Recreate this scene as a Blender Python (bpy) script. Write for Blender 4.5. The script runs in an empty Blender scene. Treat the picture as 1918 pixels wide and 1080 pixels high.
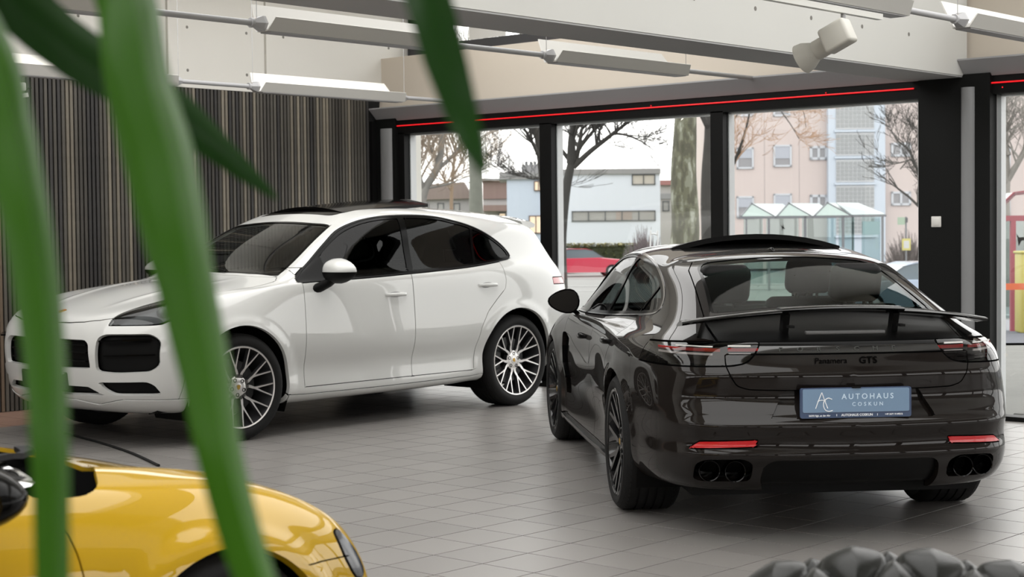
import bpy, math, random
import numpy as np
from mathutils import Vector, Matrix

# ------------------------------------------------------------------ camera, sky, light, exposure
SC = bpy.context.scene
COL = SC.collection
CAM_F, CAM_YAW, CAM_PITCH, CAM_ROLL, CAM_H = 3056.94, 2.30471569, 0.0358001746, 0.0104446061, 1.5
def cam_axes():
    cy, sy = math.cos(CAM_YAW), math.sin(CAM_YAW)
    fwd = np.array([cy*math.cos(CAM_PITCH), sy*math.cos(CAM_PITCH), -math.sin(CAM_PITCH)])
    right = np.array([sy, -cy, 0.0]); down = np.cross(fwd, right)
    c, s = math.cos(CAM_ROLL), math.sin(CAM_ROLL)
    return c*right + s*down, -s*right + c*down, fwd
AX_R, AX_D, AX_F = cam_axes()
CAM_POS = np.array([0.0, 0.0, CAM_H])
def ray(u, v):
    return AX_F + AX_R*(u-959)/CAM_F + AX_D*(v-540)/CAM_F
def at_depth(u, v, d):            # measured point of the place: photo direction and a distance
    return CAM_POS + ray(u, v)*d
def on_z(u, v, z=0.0):
    r = ray(u, v); return CAM_POS + r*((z-CAM_H)/r[2])
def on_y(u, v, y):
    r = ray(u, v); return CAM_POS + r*(y/r[1])
def on_x(u, v, x):
    r = ray(u, v); return CAM_POS + r*(x/r[0])
def project(P):
    P = np.asarray(P, float)-CAM_POS
    d = P@AX_F
    return np.stack([959+CAM_F*(P@AX_R)/d, 540+CAM_F*(P@AX_D)/d, d], -1)

cam_data = bpy.data.cameras.new('camera'); cam = bpy.data.objects.new('camera', cam_data); COL.objects.link(cam)
M = Matrix(((AX_R[0], -AX_D[0], -AX_F[0], 0), (AX_R[1], -AX_D[1], -AX_F[1], 0), (AX_R[2], -AX_D[2], -AX_F[2], CAM_H), (0, 0, 0, 1)))
cam.matrix_world = M
cam_data.sensor_fit = 'HORIZONTAL'; cam_data.sensor_width = 36.0; cam_data.lens = CAM_F/1918*36
cam_data.clip_start = 0.05; cam_data.clip_end = 600
cam_data.dof.use_dof = True; cam_data.dof.focus_distance = 9.0; cam_data.dof.aperture_fstop = 5.5
SC.camera = cam

SC.view_settings.view_transform = 'Standard'; SC.view_settings.look = 'None'
SC.view_settings.gamma = 1.0; SC.view_settings.use_curve_mapping = False
SC.view_settings.exposure = 0.0
SC.cycles.use_denoising = True
SC.cycles.max_bounces = 10; SC.cycles.diffuse_bounces = 5; SC.cycles.glossy_bounces = 5
SC.cycles.transparent_max_bounces = 24; SC.cycles.transmission_bounces = 6
SC.cycles.sample_clamp_indirect = 6.0
SC.cycles.caustics_reflective = False; SC.cycles.caustics_refractive = False

world = bpy.data.worlds.new('winter_sky'); SC.world = world; world.use_nodes = True
wn = world.node_tree.nodes; wl = world.node_tree.links
for n in list(wn): wn.remove(n)
wo = wn.new('ShaderNodeOutputWorld'); wb = wn.new('ShaderNodeBackground')
wt = wn.new('ShaderNodeTexCoord'); wsep = wn.new('ShaderNodeSeparateXYZ'); wr = wn.new('ShaderNodeValToRGB')
wl.new(wt.outputs['Generated'], wsep.inputs[0]); wl.new(wsep.outputs['Z'], wr.inputs[0])
wr.color_ramp.elements[0].position = 0.0; wr.color_ramp.elements[0].color = (1.0, .96, .92, 1)
wr.color_ramp.elements[1].position = 0.5; wr.color_ramp.elements[1].color = (1.0, .985, .96, 1)
e = wr.color_ramp.elements.new(.12); e.color = (1.0, .98, .96, 1)
wl.new(wr.outputs[0], wb.inputs[0]); wb.inputs[1].default_value = 3.15
wl.new(wb.outputs[0], wo.inputs[0])

# ------------------------------------------------------------------ helpers
def tag(o, label=None, cat=None, group=None, kind=None):
    if label: o['label'] = label
    if cat: o['category'] = cat
    if group: o['group'] = group
    if kind: o['kind'] = kind
    return o
def empty(name, loc=(0, 0, 0), rz=0.0, label=None, cat=None, group=None):
    o = bpy.data.objects.new(name, None); COL.objects.link(o)
    o.empty_display_size = .2; o.location = loc; o.rotation_euler = (0, 0, rz)
    return tag(o, label, cat, group)
def copy_tree(o, parent=None):
    c = o.copy(); COL.objects.link(c); c.parent = parent
    for ch in list(o.children): copy_tree(ch, c)
    return c
def link_mesh(name, me, mats=None, parent=None):
    if mats is not None:
        for m in (mats if isinstance(mats, (list, tuple)) else [mats]): me.materials.append(m)
    o = bpy.data.objects.new(name, me); COL.objects.link(o); o.parent = parent
    return o
def frame(d):
    d = np.asarray(d, float); d = d/np.linalg.norm(d)
    a = np.array([0, 0, 1.0]) if abs(d[2]) < .95 else np.array([1.0, 0, 0])
    s = np.cross(a, d); s /= np.linalg.norm(s)
    return d, s, np.cross(d, s)
class MB:
    """collects shapes; build() links them as ONE mesh object"""
    def __init__(s): s.v = []; s.f = []; s.m = []
    def add(s, V, F, mi=0):
        b = len(s.v); s.v += [tuple(map(float, p)) for p in V]; s.f += [tuple(b+i for i in f) for f in F]; s.m += [mi]*len(F); return s
    def box(s, a, b, mi=0):
        (x0, y0, z0), (x1, y1, z1) = a, b
        return s.add([(x0, y0, z0), (x1, y0, z0), (x1, y1, z0), (x0, y1, z0), (x0, y0, z1), (x1, y0, z1), (x1, y1, z1), (x0, y1, z1)],
                     [(3, 2, 1, 0), (4, 5, 6, 7), (0, 1, 5, 4), (1, 2, 6, 5), (2, 3, 7, 6), (3, 0, 4, 7)], mi)
    def rbox(s, a, b, r=.02, n=3, mi=0):      # box with rounded vertical edges and softened top and bottom
        (x0, y0, z0), (x1, y1, z1) = a, b
        r = min(r, (x1-x0)/2.01, (y1-y0)/2.01, (z1-z0)/2.01)
        def ring(ins, z):
            o = []
            for cx, cy, a0 in ((x1-r, y1-r, 0), (x0+r, y1-r, 90), (x0+r, y0+r, 180), (x1-r, y0+r, 270)):
                for k in range(n+1):
                    t = math.radians(a0+90*k/n); q = r-ins
                    o.append((cx+q*math.cos(t), cy+q*math.sin(t), z))
            return o
        L = []
        for k in range(n+1):
            t = math.pi/2*k/n; L.append(ring(r*(1-math.sin(t))*.999, z0+r*(1-math.cos(t))))
        for k in range(n+1):
            t = math.pi/2*(1-k/n); L.append(ring(r*(1-math.sin(t))*.999, z1-r*(1-math.cos(t))))
        return s.rings(L, True, mi)
    def rings(s, L, cap=True, mi=0, closed=True):
        m = len(L[0]); V = [p for r in L for p in r]; F = []
        for i in range(len(L)-1):
            for j in range(m if closed else m-1):
                k = (j+1) % m; F.append((i*m+j, i*m+k, (i+1)*m+k, (i+1)*m+j))
        if cap: F.append(tuple(range(m-1, -1, -1))); F.append(tuple((len(L)-1)*m+j for j in range(m)))
        return s.add(V, F, mi)
    def tube(s, P, R, n=8, cap=True, mi=0, flat=1.0):
        P = [np.asarray(p, float) for p in P]
        if not hasattr(R, '__len__'): R = [R]*len(P)
        L = []; s0 = None
        for i, p in enumerate(P):
            d = P[min(i+1, len(P)-1)]-P[max(i-1, 0)]; d, a, b = frame(d)
            if s0 is not None:
                a = s0-d*(s0@d); a /= np.linalg.norm(a); b = np.cross(d, a)
            s0 = a
            L.append([p+R[i]*(math.cos(2*math.pi*k/n)*a+flat*math.sin(2*math.pi*k/n)*b) for k in range(n)])
        return s.rings(L, cap, mi)
    def prism(s, poly, a0, a1, axis=1, mi=0):     # polygon in the other two axes, extruded along axis
        def mk(p, t):
            q = [p[0], p[1]]; q.insert(axis, t); return tuple(q)
        L = [[mk(p, a0) for p in poly], [mk(p, a1) for p in poly]]
        return s.rings(L, True, mi)
    def bar(s, P, W, Hh, up=(0, 0, 1), mi=0):     # rectangular bar along a path
        P = [np.asarray(p, float) for p in P]; up = np.asarray(up, float)
        if not hasattr(W, '__len__'): W = [W]*len(P)
        if not hasattr(Hh, '__len__'): Hh = [Hh]*len(P)
        L = []
        for i, p in enumerate(P):
            d = P[min(i+1, len(P)-1)]-P[max(i-1, 0)]; d /= np.linalg.norm(d)
            a = np.cross(d, up); a /= np.linalg.norm(a); b = np.cross(a, d)
            L.append([p+a*W[i]/2+b*Hh[i]/2, p-a*W[i]/2+b*Hh[i]/2, p-a*W[i]/2-b*Hh[i]/2, p+a*W[i]/2-b*Hh[i]/2])
        return s.rings(L, True, mi)
    def lathe(s, prof, n=32, axis='y', c=(0, 0, 0), mi=0, cap=False):   # prof: (radius, along axis)
        L = []
        for r, t in prof:
            ring = []
            for k in range(n):
                a = 2*math.pi*k/n; x, y = r*math.cos(a), r*math.sin(a)
                ring.append({'y': (c[0]+x, c[1]+t, c[2]+y), 'x': (c[0]+t, c[1]+x, c[2]+y), 'z': (c[0]+x, c[1]+y, c[2]+t)}[axis])
            L.append(ring)
        return s.rings(L, cap, mi)
    def ball(s, c, r, n=12, m=8, mi=0):
        r = r if hasattr(r, '__len__') else (r, r, r)
        L = []
        for i in range(m+1):
            t = math.pi*(i+.02*(i == 0)-.02*(i == m))/m
            L.append([(c[0]+r[0]*math.sin(t)*math.cos(2*math.pi*k/n), c[1]+r[1]*math.sin(t)*math.sin(2*math.pi*k/n), c[2]-r[2]*math.cos(t)) for k in range(n)])
        return s.rings(L, True, mi)
    def xf(s, Mx):
        s.v = [tuple(Mx @ Vector(p)) for p in s.v]; return s
    def build(s, name, mats, parent=None, smooth=None, recalc=True):
        me = bpy.data.meshes.new(name); me.from_pydata(s.v, [], s.f)
        ml = mats if isinstance(mats, (list, tuple)) else [mats]
        o = link_mesh(name, me, ml, parent)
        if len(ml) > 1: me.polygons.foreach_set('material_index', s.m)
        if recalc:
            import bmesh
            bm = bmesh.new(); bm.from_mesh(me); bmesh.ops.recalc_face_normals(bm, faces=bm.faces); bm.to_mesh(me); bm.free()
        if smooth is not None:
            me.shade_smooth(); me.set_sharp_from_angle(angle=math.radians(smooth))
        me.update(); return o
def box_obj(name, a, b, mat, parent=None, kind=None):
    o = MB().box(a, b).build(name, mat, parent); tag(o, kind=kind); return o
def catmull(P, n=8, closed=False):
    P = [np.asarray(p, float) for p in P]; m = len(P); out = []
    segs = m if closed else m-1
    for i in range(segs):
        g = (lambda k: P[k % m]) if closed else (lambda k: P[min(max(k, 0), m-1)])
        p0, p1, p2, p3 = g(i-1), g(i), g(i+1), g(i+2)
        for k in range(n):
            t = k/n
            out.append(.5*((2*p1)+(-p0+p2)*t+(2*p0-5*p1+4*p2-p3)*t*t+(-p0+3*p1-3*p2+p3)*t**3))
    if not closed: out.append(P[-1])
    return out
def text_mesh(name, body, size, mat, parent, Mx, align='CENTER', extrude=.0006, spacing=1.0, xs=1.0, bold=0.0):
    cu = bpy.data.curves.new(name, 'FONT'); cu.body = body; cu.size = size; cu.align_x = align; cu.align_y = 'CENTER'
    cu.extrude = extrude; cu.space_character = spacing; cu.resolution_u = 3; cu.offset = bold
    t = bpy.data.objects.new(name+'_tmp', cu); COL.objects.link(t)
    dg = bpy.context.evaluated_depsgraph_get(); me = bpy.data.meshes.new_from_object(t.evaluated_get(dg))
    bpy.data.objects.remove(t); bpy.data.curves.remove(cu)
    me.name = name; me.transform(Matrix.Diagonal((xs, 1, 1, 1))); me.transform(Mx); me.materials.clear()
    return link_mesh(name, me, mat, parent)

# ------------------------------------------------------------------ materials
MATS = {}
def mat(name, col=(.5, .5, .5), rough=.5, metal=0.0, coat=0.0, spec=.5, emit=None, estr=0.0, coat_r=.03, var=0.0, noise=None, bump=None, flake=0.0):
    """principled material; noise=(scale, amount) mottles the colour, bump=(scale, strength), var = per-object brightness spread"""
    if name in MATS: return MATS[name]
    m = bpy.data.materials.new(name); m.use_nodes = True; nt = m.node_tree; b = nt.nodes['Principled BSDF']
    b.inputs['Base Color'].default_value = (*col, 1); b.inputs['Roughness'].default_value = rough; b.inputs['Metallic'].default_value = metal
    b.inputs['Coat Weight'].default_value = coat; b.inputs['Coat Roughness'].default_value = coat_r; b.inputs['Specular IOR Level'].default_value = spec
    if emit: b.inputs['Emission Color'].default_value = (*emit, 1); b.inputs['Emission Strength'].default_value = estr
    src = None
    if noise or bump:
        tc = nt.nodes.new('ShaderNodeTexCoord')
    if noise:
        nz = nt.nodes.new('ShaderNodeTexNoise'); nz.inputs['Scale'].default_value = noise[0]; nz.inputs['Detail'].default_value = 5
        nt.links.new(tc.outputs['Object'], nz.inputs['Vector'])
        mx = nt.nodes.new('ShaderNodeMix'); mx.data_type = 'RGBA'
        lo = [c*(1-noise[1]) for c in col]; hi = [min(1, c*(1+noise[1])) for c in col]
        mx.inputs['A'].default_value = (*lo, 1); mx.inputs['B'].default_value = (*hi, 1)
        nt.links.new(nz.outputs['Fac'], mx.inputs['Factor']); src = mx.outputs['Result']
    if var:
        oi = nt.nodes.new('ShaderNodeObjectInfo'); hs = nt.nodes.new('ShaderNodeHueSaturation'); mr = nt.nodes.new('ShaderNodeMapRange')
        mr.inputs['To Min'].default_value = 1-var; mr.inputs['To Max'].default_value = 1+var
        nt.links.new(oi.outputs['Random'], mr.inputs['Value']); nt.links.new(mr.outputs[0], hs.inputs['Value'])
        if src: nt.links.new(src, hs.inputs['Color'])
        else: hs.inputs['Color'].default_value = (*col, 1)
        src = hs.outputs[0]
    if src: nt.links.new(src, b.inputs['Base Color'])
    if bump:
        n2 = nt.nodes.new('ShaderNodeTexNoise'); n2.inputs['Scale'].default_value = bump[0]; n2.inputs['Detail'].default_value = 4
        nt.links.new(tc.outputs['Object'], n2.inputs['Vector'])
        bp = nt.nodes.new('ShaderNodeBump'); bp.inputs['Strength'].default_value = bump[1]; bp.inputs['Distance'].default_value = .01
        nt.links.new(n2.outputs['Fac'], bp.inputs['Height']); nt.links.new(bp.outputs[0], b.inputs['Normal'])
    MATS[name] = m; return m
def glass_mat(name, tint, refl=1.0, rough=0.0, ior=1.5):
    """thin pane: tinted see-through with a Fresnel reflection"""
    if name in MATS: return MATS[name]
    m = bpy.data.materials.new(name); m.use_nodes = True; nt = m.node_tree; nt.nodes.clear()
    out = nt.nodes.new('ShaderNodeOutputMaterial'); mx = nt.nodes.new('ShaderNodeMixShader')
    tr = nt.nodes.new('ShaderNodeBsdfTransparent'); tr.inputs[0].default_value = (*tint, 1)
    gl = nt.nodes.new('ShaderNodeBsdfGlossy'); gl.inputs['Roughness'].default_value = rough; gl.inputs[0].default_value = (1, 1, 1, 1)
    fr = nt.nodes.new('ShaderNodeFresnel'); fr.inputs[0].default_value = ior
    geo = nt.nodes.new('ShaderNodeNewGeometry'); 
    ml = nt.nodes.new('ShaderNodeMath'); ml.operation = 'MULTIPLY'; ml.inputs[1].default_value = refl; ml.use_clamp = True
    lw = nt.nodes.new('ShaderNodeLayerWeight'); lw.inputs[0].default_value = .5
    pw = nt.nodes.new('ShaderNodeMath'); pw.operation = 'POWER'; pw.inputs[1].default_value = 5.0
    ad = nt.nodes.new('ShaderNodeMath'); ad.operation = 'MULTIPLY_ADD'; ad.inputs[1].default_value = 1-((ior-1)/(ior+1))**2; ad.inputs[2].default_value = ((ior-1)/(ior+1))**2
    nt.links.new(lw.outputs['Facing'], pw.inputs[0]); nt.links.new(pw.outputs[0], ad.inputs[0]); nt.links.new(ad.outputs[0], ml.inputs[0])
    nt.links.new(ml.outputs[0], mx.inputs[0]); nt.links.new(tr.outputs[0], mx.inputs[1]); nt.links.new(gl.outputs[0], mx.inputs[2]); nt.links.new(mx.outputs[0], out.inputs[0])
    MATS[name] = m; return m
def paint_mat(name, col, metal=0.0, rough=.35, coat=1.0, spec=.5, inside=(.02, .02, .02)):
    """car paint; the inner side of the shell is plain dark trim"""
    if name in MATS: return MATS[name]
    m = mat(name, col, rough, metal, coat, spec, coat_r=.012); nt = m.node_tree; b = nt.nodes['Principled BSDF']; out = nt.nodes['Material Output']
    d = nt.nodes.new('ShaderNodeBsdfDiffuse'); d.inputs[0].default_value = (*inside, 1)
    geo = nt.nodes.new('ShaderNodeNewGeometry'); mx = nt.nodes.new('ShaderNodeMixShader')
    nt.links.new(geo.outputs['Backfacing'], mx.inputs[0]); nt.links.new(b.outputs[0], mx.inputs[1]); nt.links.new(d.outputs[0], mx.inputs[2]); nt.links.new(mx.outputs[0], out.inputs[0])
    return m
BLACK = mat('black_trim', (.004, .004, .004), .5, spec=.12)
GLOSSBLACK = mat('gloss_black', (.003, .003, .003), .12, 0, .06, .06)
RUBBER = mat('tyre_rubber', (.009, .009, .009), .75, spec=.25, bump=(60, .15))
CHROME = mat('chrome', (.8, .8, .8), .08, 1.0)
STEEL = mat('brushed_steel', (.45, .45, .46), .35, 1.0)
SHADOWGAP = mat('panel_gap_black', (.003, .003, .003), .9, spec=0)
GOLD = mat('crest_gold', (.55, .33, .06), .35, .6)
CRESTRED = mat('crest_red', (.45, .03, .02), .4)
# ------------------------------------------------------------------ the showroom
WX, WY = -12.47, 11.82            # slatted wall, window wall
CONCRETE = mat('white_painted_concrete', (.74, .725, .68), .75, noise=(1.3, .035), bump=(40, .05))
SOFFIT_SHADE = mat('shaded_soffit', (.40, .40, .40), .7, noise=(2, .04))  # darker than the beam: shade of the underside put into the colour
BEIGE = mat('beige_plaster', (.60, .54, .46), .8, noise=(1.5, .03))
FRAME = mat('black_window_frame', (.005, .005, .005), .5, spec=.15)
ALU = mat('pale_outer_frame', (.62, .63, .64), .45)
PANE = glass_mat('window_pane', (.97, .98, .98), .8)
TILE = mat('grey_floor_tile', (.225, .213, .203), .31, 0, 0, .5, var=.07, noise=(3, .04), bump=(25, .012))
TILERED = mat('brown_floor_tile', (.30, .185, .14), .33, var=.08, noise=(3, .05))
GROUT = mat('floor_grout', (.02, .019, .018), .95, spec=0)
FELT = mat('wall_felt_black', (.008, .008, .008), .95)
def wood(name, col):
    return mat(name, col, .6, noise=(14, .18), var=.16)
SLATS = [wood('slat_wood_charcoal', (.055, .050, .043)), wood('slat_wood_grey', (.085, .078, .066)), wood('slat_wood_light', (.20, .178, .14)), wood('slat_wood_oak', (.15, .11, .075)), wood('slat_wood_dark', (.034, .032, .031))]
LED = mat('red_led', (.5, .01, .01), .4, emit=(1.0, .012, .02), estr=.75)
rnd = random.Random(4)

# floor: grout bed, the nearest tiles as parts, the rest joined
TS, TX0, TY0 = .30903, -6.8555, 6.8709
floor = box_obj('floor', (WX-.1, -4.0, -.12), (4.0, WY+.05, -.0022), GROUT, kind='structure')
def tile_mesh(name, s, c=.0006, h=.012):
    a = s/2
    V = [(-a, -a, -h), (a, -a, -h), (a, a, -h), (-a, a, -h), (-a, -a, -c), (a, -a, -c), (a, a, -c), (-a, a, -c), (-a+c, -a+c, 0), (a-c, -a+c, 0), (a-c, a-c, 0), (-a+c, a-c, 0)]
    F = [(8, 9, 10, 11)]+[(4+i, 4+(i+1) % 4, 8+(i+1) % 4, 8+i) for i in range(4)]+[(i, (i+1) % 4, 4+(i+1) % 4, 4+i) for i in range(4)]
    return V, F
cells = []
i0, i1 = int(math.floor((WX-TX0)/TS))-1, int((4.0-TX0)/TS)
j0, j1 = int((-4.0-TY0)/TS), int((WY-TY0)/TS)
for i in range(i0, i1+1):
    for j in range(j0, j1+1):
        cx, cy = TX0+(i+.5)*TS, TY0+(j+.5)*TS
        x0, x1, y0, y1 = max(cx-TS/2, WX), min(cx+TS/2, 4.0), max(cy-TS/2, -4.0), min(cy+TS/2, WY)
        if x1-x0 < .02 or y1-y0 < .02: continue
        full = (x1-x0 > TS-.001) and (y1-y0 > TS-.001)
        q = project(np.array([cx, cy, 0.0])); vis = q[2] > 1 and -60 < q[0] < 1980 and q[1] < 1110
        cells.append((cx, cy, x0, x1, y0, y1, full, vis, q[2]))
near = sorted([c for c in cells if c[7] and c[6] and not (c[0] < -3.0 and c[1] < 3.6 and c[0] > -5.3)], key=lambda c: c[8])[:290]
nearset = {(c[0], c[1]) for c in near}
V, F = tile_mesh('t', TS-.0066); tme = bpy.data.meshes.new('tile'); tme.from_pydata(V, [], F); tme.materials.append(TILE)
tmr = bpy.data.meshes.new('tile'); tmr.from_pydata(V, [], F); tmr.materials.append(TILERED)
for c in near:
    o = bpy.data.objects.new('tile', tmr if c[0] < -11.45 else tme); COL.objects.link(o); o.parent = floor; o.location = (c[0], c[1], 0)
for nm, mm, test in (('grey_tiles', TILE, lambda c: c[0] >= -11.45), ('brown_tiles', TILERED, lambda c: c[0] < -11.45)):
    b = MB()
    for c in cells:
        if (c[0], c[1]) in nearset or not test(c): continue
        g = .0033; h = .012; e = .0006; x0, x1, y0, y1 = c[2]+g, c[3]-g, c[4]+g, c[5]-g
        b.add([(x0, y0, -e), (x1, y0, -e), (x1, y1, -e), (x0, y1, -e), (x0+e, y0+e, 0), (x1-e, y0+e, 0), (x1-e, y1-e, 0), (x0+e, y1-e, 0)], [(4, 5, 6, 7)]+[(k, (k+1) % 4, 4+(k+1) % 4, 4+k) for k in range(4)])
    tag(b.build(nm, mm, floor, recalc=False), kind='stuff')

# slatted wall with concrete panels above
wall_left = box_obj('wall_left', (WX-.25, -4.0, -.12), (WX-.03, WY+.6, 4.2), CONCRETE, kind='structure')
box_obj('felt_backing', (WX-.03, 1.9, 0), (WX-.012, 11.80, 2.86), FELT, wall_left)
sm = []
for m in SLATS:
    me = bpy.data.meshes.new('slat'); b = MB(); b.box((WX-.012, -.0135, .004), (WX+.012, .0135, 2.855))
    me.from_pydata(b.v, [], b.f); me.materials.append(m); sm.append(me)
y = 2.0; wts = [.30, .36, .16, .025, .155]
while y < 11.64:
    k = rnd.choices(range(5), wts)[0]
    if y > 10.6: k = rnd.choices(range(5), [.2, .42, .28, .02, .08])[0]
    o = bpy.data.objects.new('slat', sm[k]); COL.objects.link(o); o.parent = wall_left; o.location = (0, y, 0); y += .0425
pm = {}
for ya, yb in ((-.15, .99), (1.01, 2.13), (2.15, 3.29), (3.31, 4.45), (4.47, 5.61), (5.63, 6.77), (6.79, 7.93), (7.95, 9.10), (9.12, 10.26), (10.28, 12.15)):
    o = box_obj('wall_panel', (WX-.03, ya+.004, 2.86), (WX, yb-.004, 4.15), CONCRETE, wall_left)
    b = MB()
    for z in (3.02, 3.42, 3.82):
        for yy in (ya+.22, yb-.22):
            b.lathe([(.0005, WX+.0016), (.012, WX+.0016), (.015, WX+.0006)], 10, 'x', c=(0, yy, z))
    tag(b.build('tie_hole', mat('tie_hole_grey', (.22, .21, .19), .9), o), kind='stuff')
box_obj('slat_end_trim', (WX-.03, 11.65, 0), (WX+.03, 11.80, 2.64), FRAME, wall_left)

# window wall
wall_back = box_obj('wall_back', (WX-.25, WY, 2.66), (4.0, WY+.16, 3.27), BEIGE, kind='structure')
box_obj('fascia_bed', (WX, WY-.03, 2.655), (4.0, WY, 2.78), FRAME, wall_back)
def fascia(xa, xb):
    m = MB(); m.rings([[(xa+.0, WY-.07, 2.640), (xa-.07*0, WY-.195, 2.760), (xa, WY-.195, 2.772), (xa, WY-.03, 2.772), (xa, WY-.03, 2.640)], [(xb, WY-.07, 2.640), (xb, WY-.195, 2.760), (xb, WY-.195, 2.772), (xb, WY-.03, 2.772), (xb, WY-.03, 2.640)]], True)
    m.build('fascia', mat('grey_fascia', (.34, .34, .35), .55), wall_back)
fascia(WX+.01, -6.345); fascia(-5.865, -.06); fascia(.41, 3.98)
trim1 = box_obj('trim_1', (WX, WY-.06, 2.50), (4.0, WY+.02, 2.655), FRAME, kind='structure')        # black header above the panes
def led(xa, xb):
    m = MB(); m.tube([(xa, WY-.072, 2.583), (xb, WY-.072, 2.583)], .0062, 8); return m.build('led_strip', LED, trim1)
led(-12.25, -6.30); led(-5.81, -.2)
for i, x in enumerate((-12.18, -8.9, -7.1, -5.76, -5.56)):
    m = MB(); m.ball((x, WY-.066, 2.545 if x > -6 else 2.60), .006, 8, 6); m.build('led_clip', LED, trim1)
col_black = mat('black_column', (.006, .0065, .0062), .55, spec=.15)
panes = [(-12.08, -10.235), (-10.09, -8.26), (-8.13, -6.30), (-5.622, -3.75), (-3.6, -1.7), (-1.55, .4), (.55, 2.3)]
mull = [(-12.20, -12.08), (-10.235, -10.09), (-8.26, -8.13), (-3.75, -3.6), (-1.7, -1.55), (.4, .55)]
for n, (a, b_) in enumerate(panes):
    w = empty('window_%d' % (n+1), ((a+b_)/2, WY, 0)); w['kind'] = 'structure'
    def loc(A, B): return (A[0]-(a+b_)/2, A[1]-WY, A[2]), (B[0]-(a+b_)/2, B[1]-WY, B[2])
    box_obj('pane', *loc((a-.01, WY+.005, .03), (b_+.01, WY+.013, 2.51)), PANE, w)
    box_obj('sill', *loc((a, WY-.05, -.002), (b_, WY+.10, .035)), FRAME, w)
    JM = ALU
    box_obj('frame_left', *loc((a-.03, WY+.02, .0), (a+.012, WY+.10, 2.50)), JM, w)
    box_obj('frame_right', *loc((b_-.012, WY+.02, .0), (b_+.03, WY+.10, 2.50)), ALU, w)
    box_obj('frame_top', *loc((a, WY+.02, 2.485), (b_, WY+.10, 2.53)), ALU, w)
for n, (a, b_) in enumerate(mull):
    box_obj('trim_%d' % (n+2), (a, WY-.06, 0), (b_, WY+.02, 2.51), FRAME, kind='structure')
def column(nm, xa, xb, bar):
    c = box_obj(nm, (xa, WY-.10, 0), (xb, WY+.015, 2.66), col_black, kind='structure')
    if bar:
        m = MB(); L = []
        for z in (0.0, 2.56): L.append([(bar+(.055 if bar > -8 else .085)*math.cos(t), WY-.10-.035*math.sin(t), z) for t in np.linspace(0, math.pi, 9)])
        m.rings(L, True); m.build('downpipe', mat('grey_pipe', (.24, .245, .25), .5), c, 60)
    return c
c1 = column('wall_pillar', -6.245, -5.645, -5.825); c1.name = 'trim_20'
c2 = column('corner', WX-.02, -12.17, -12.30); c2.name = 'trim_21'
sw = empty('light_switch', (-6.09, WY-.10, 1.53), 0, 'white square light switch on the black pillar', 'switch')
m = MB(); m.rbox((-.042, -.010, -.042), (.042, .0, .042), .006, 2); m.build('switch_plate', mat('switch_white', (.75, .74, .70), .35), sw, 40)
m = MB(); m.rbox((-.028, -.015, -.028), (.028, -.009, .028), .004, 2); m.build('switch_rocker', mat('switch_white', (.75, .74, .70), .35), sw, 40)

# concrete beams and unseen roof, its openings assumed so that daylight comes in
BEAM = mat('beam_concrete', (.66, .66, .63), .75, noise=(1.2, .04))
def beam(nm, xa, xb):
    o = box_obj(nm, (xa, -4.0, 2.652), (xb, WY-.03, 4.2), BEAM, kind='structure')
    u = box_obj('beam_soffit', (xa+.004, -4.0, 2.640), (xb-.004, WY-.06, 2.653), SOFFIT_SHADE, o)  # thin slab that carries the painted underside shade
    b = MB()
    for sx in (xa-.0005, xb+.0005):
        for k in range(22):
            for z in (2.90, 3.45):
                yy = -3.2+.67*k; s = 1 if sx > xa else -1
                b.lathe([(.0005, sx+s*.0012), (.012, sx+s*.0012), (.015, sx+s*.0004)], 12, 'x', c=(0, yy, z))
    tag(b.build('tie_hole', mat('tie_hole_grey', (.22, .21, .19), .9), o), kind='stuff'); return o
beam('trim_30', -6.342, -5.868); beam('trim_31', -.05, .42)
ceiling = box_obj('ceiling', (WX-.25, -4.0, 4.2), (-11.2, WY+.6, 4.32), CONCRETE, kind='structure')
for xa, xb in ((-7.2, -5.0), (-1.0, 1.0), (3.4, 4.0)): box_obj('roof_slab', (xa, -4.0, 4.2), (xb, WY+.6, 4.32), CONCRETE, ceiling)
for ya, yb in ((11.5, 12.42), (5.5, 6.1), (-.1, .5), (-4.0, -3.4)): box_obj('roof_slab', (-11.2, ya, 4.2), (3.4, yb, 4.32), CONCRETE, ceiling)
box_obj('window_shelf', (WX, WY+.0, 3.27), (4.0, WY+.42, 3.30), BEIGE, wall_back)
w = empty('window_9', (-9, 12.25, 3.3)); w['kind'] = 'structure'
for a, b_ in ((-12.47, -12.30), (-9.55, -9.40), (-7.2, -7.05)): box_obj('frame_post', (a+9, -.03, .07), (b_+9, .05, .9), FRAME, w)
box_obj('frame_rail', (-3.47, -.04, .03), (13.0, .05, .15), mat('dark_grey_frame', (.05, .05, .055), .5), w)
box_obj('pane', (-3.47, .0, .05), (13.0, .006, .9), PANE, w)
box_obj('blind', (-2.55, -.06, .15), (-2.05, -.05, .62), mat('pale_blind', (.7, .7, .68), .7), w)
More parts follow.
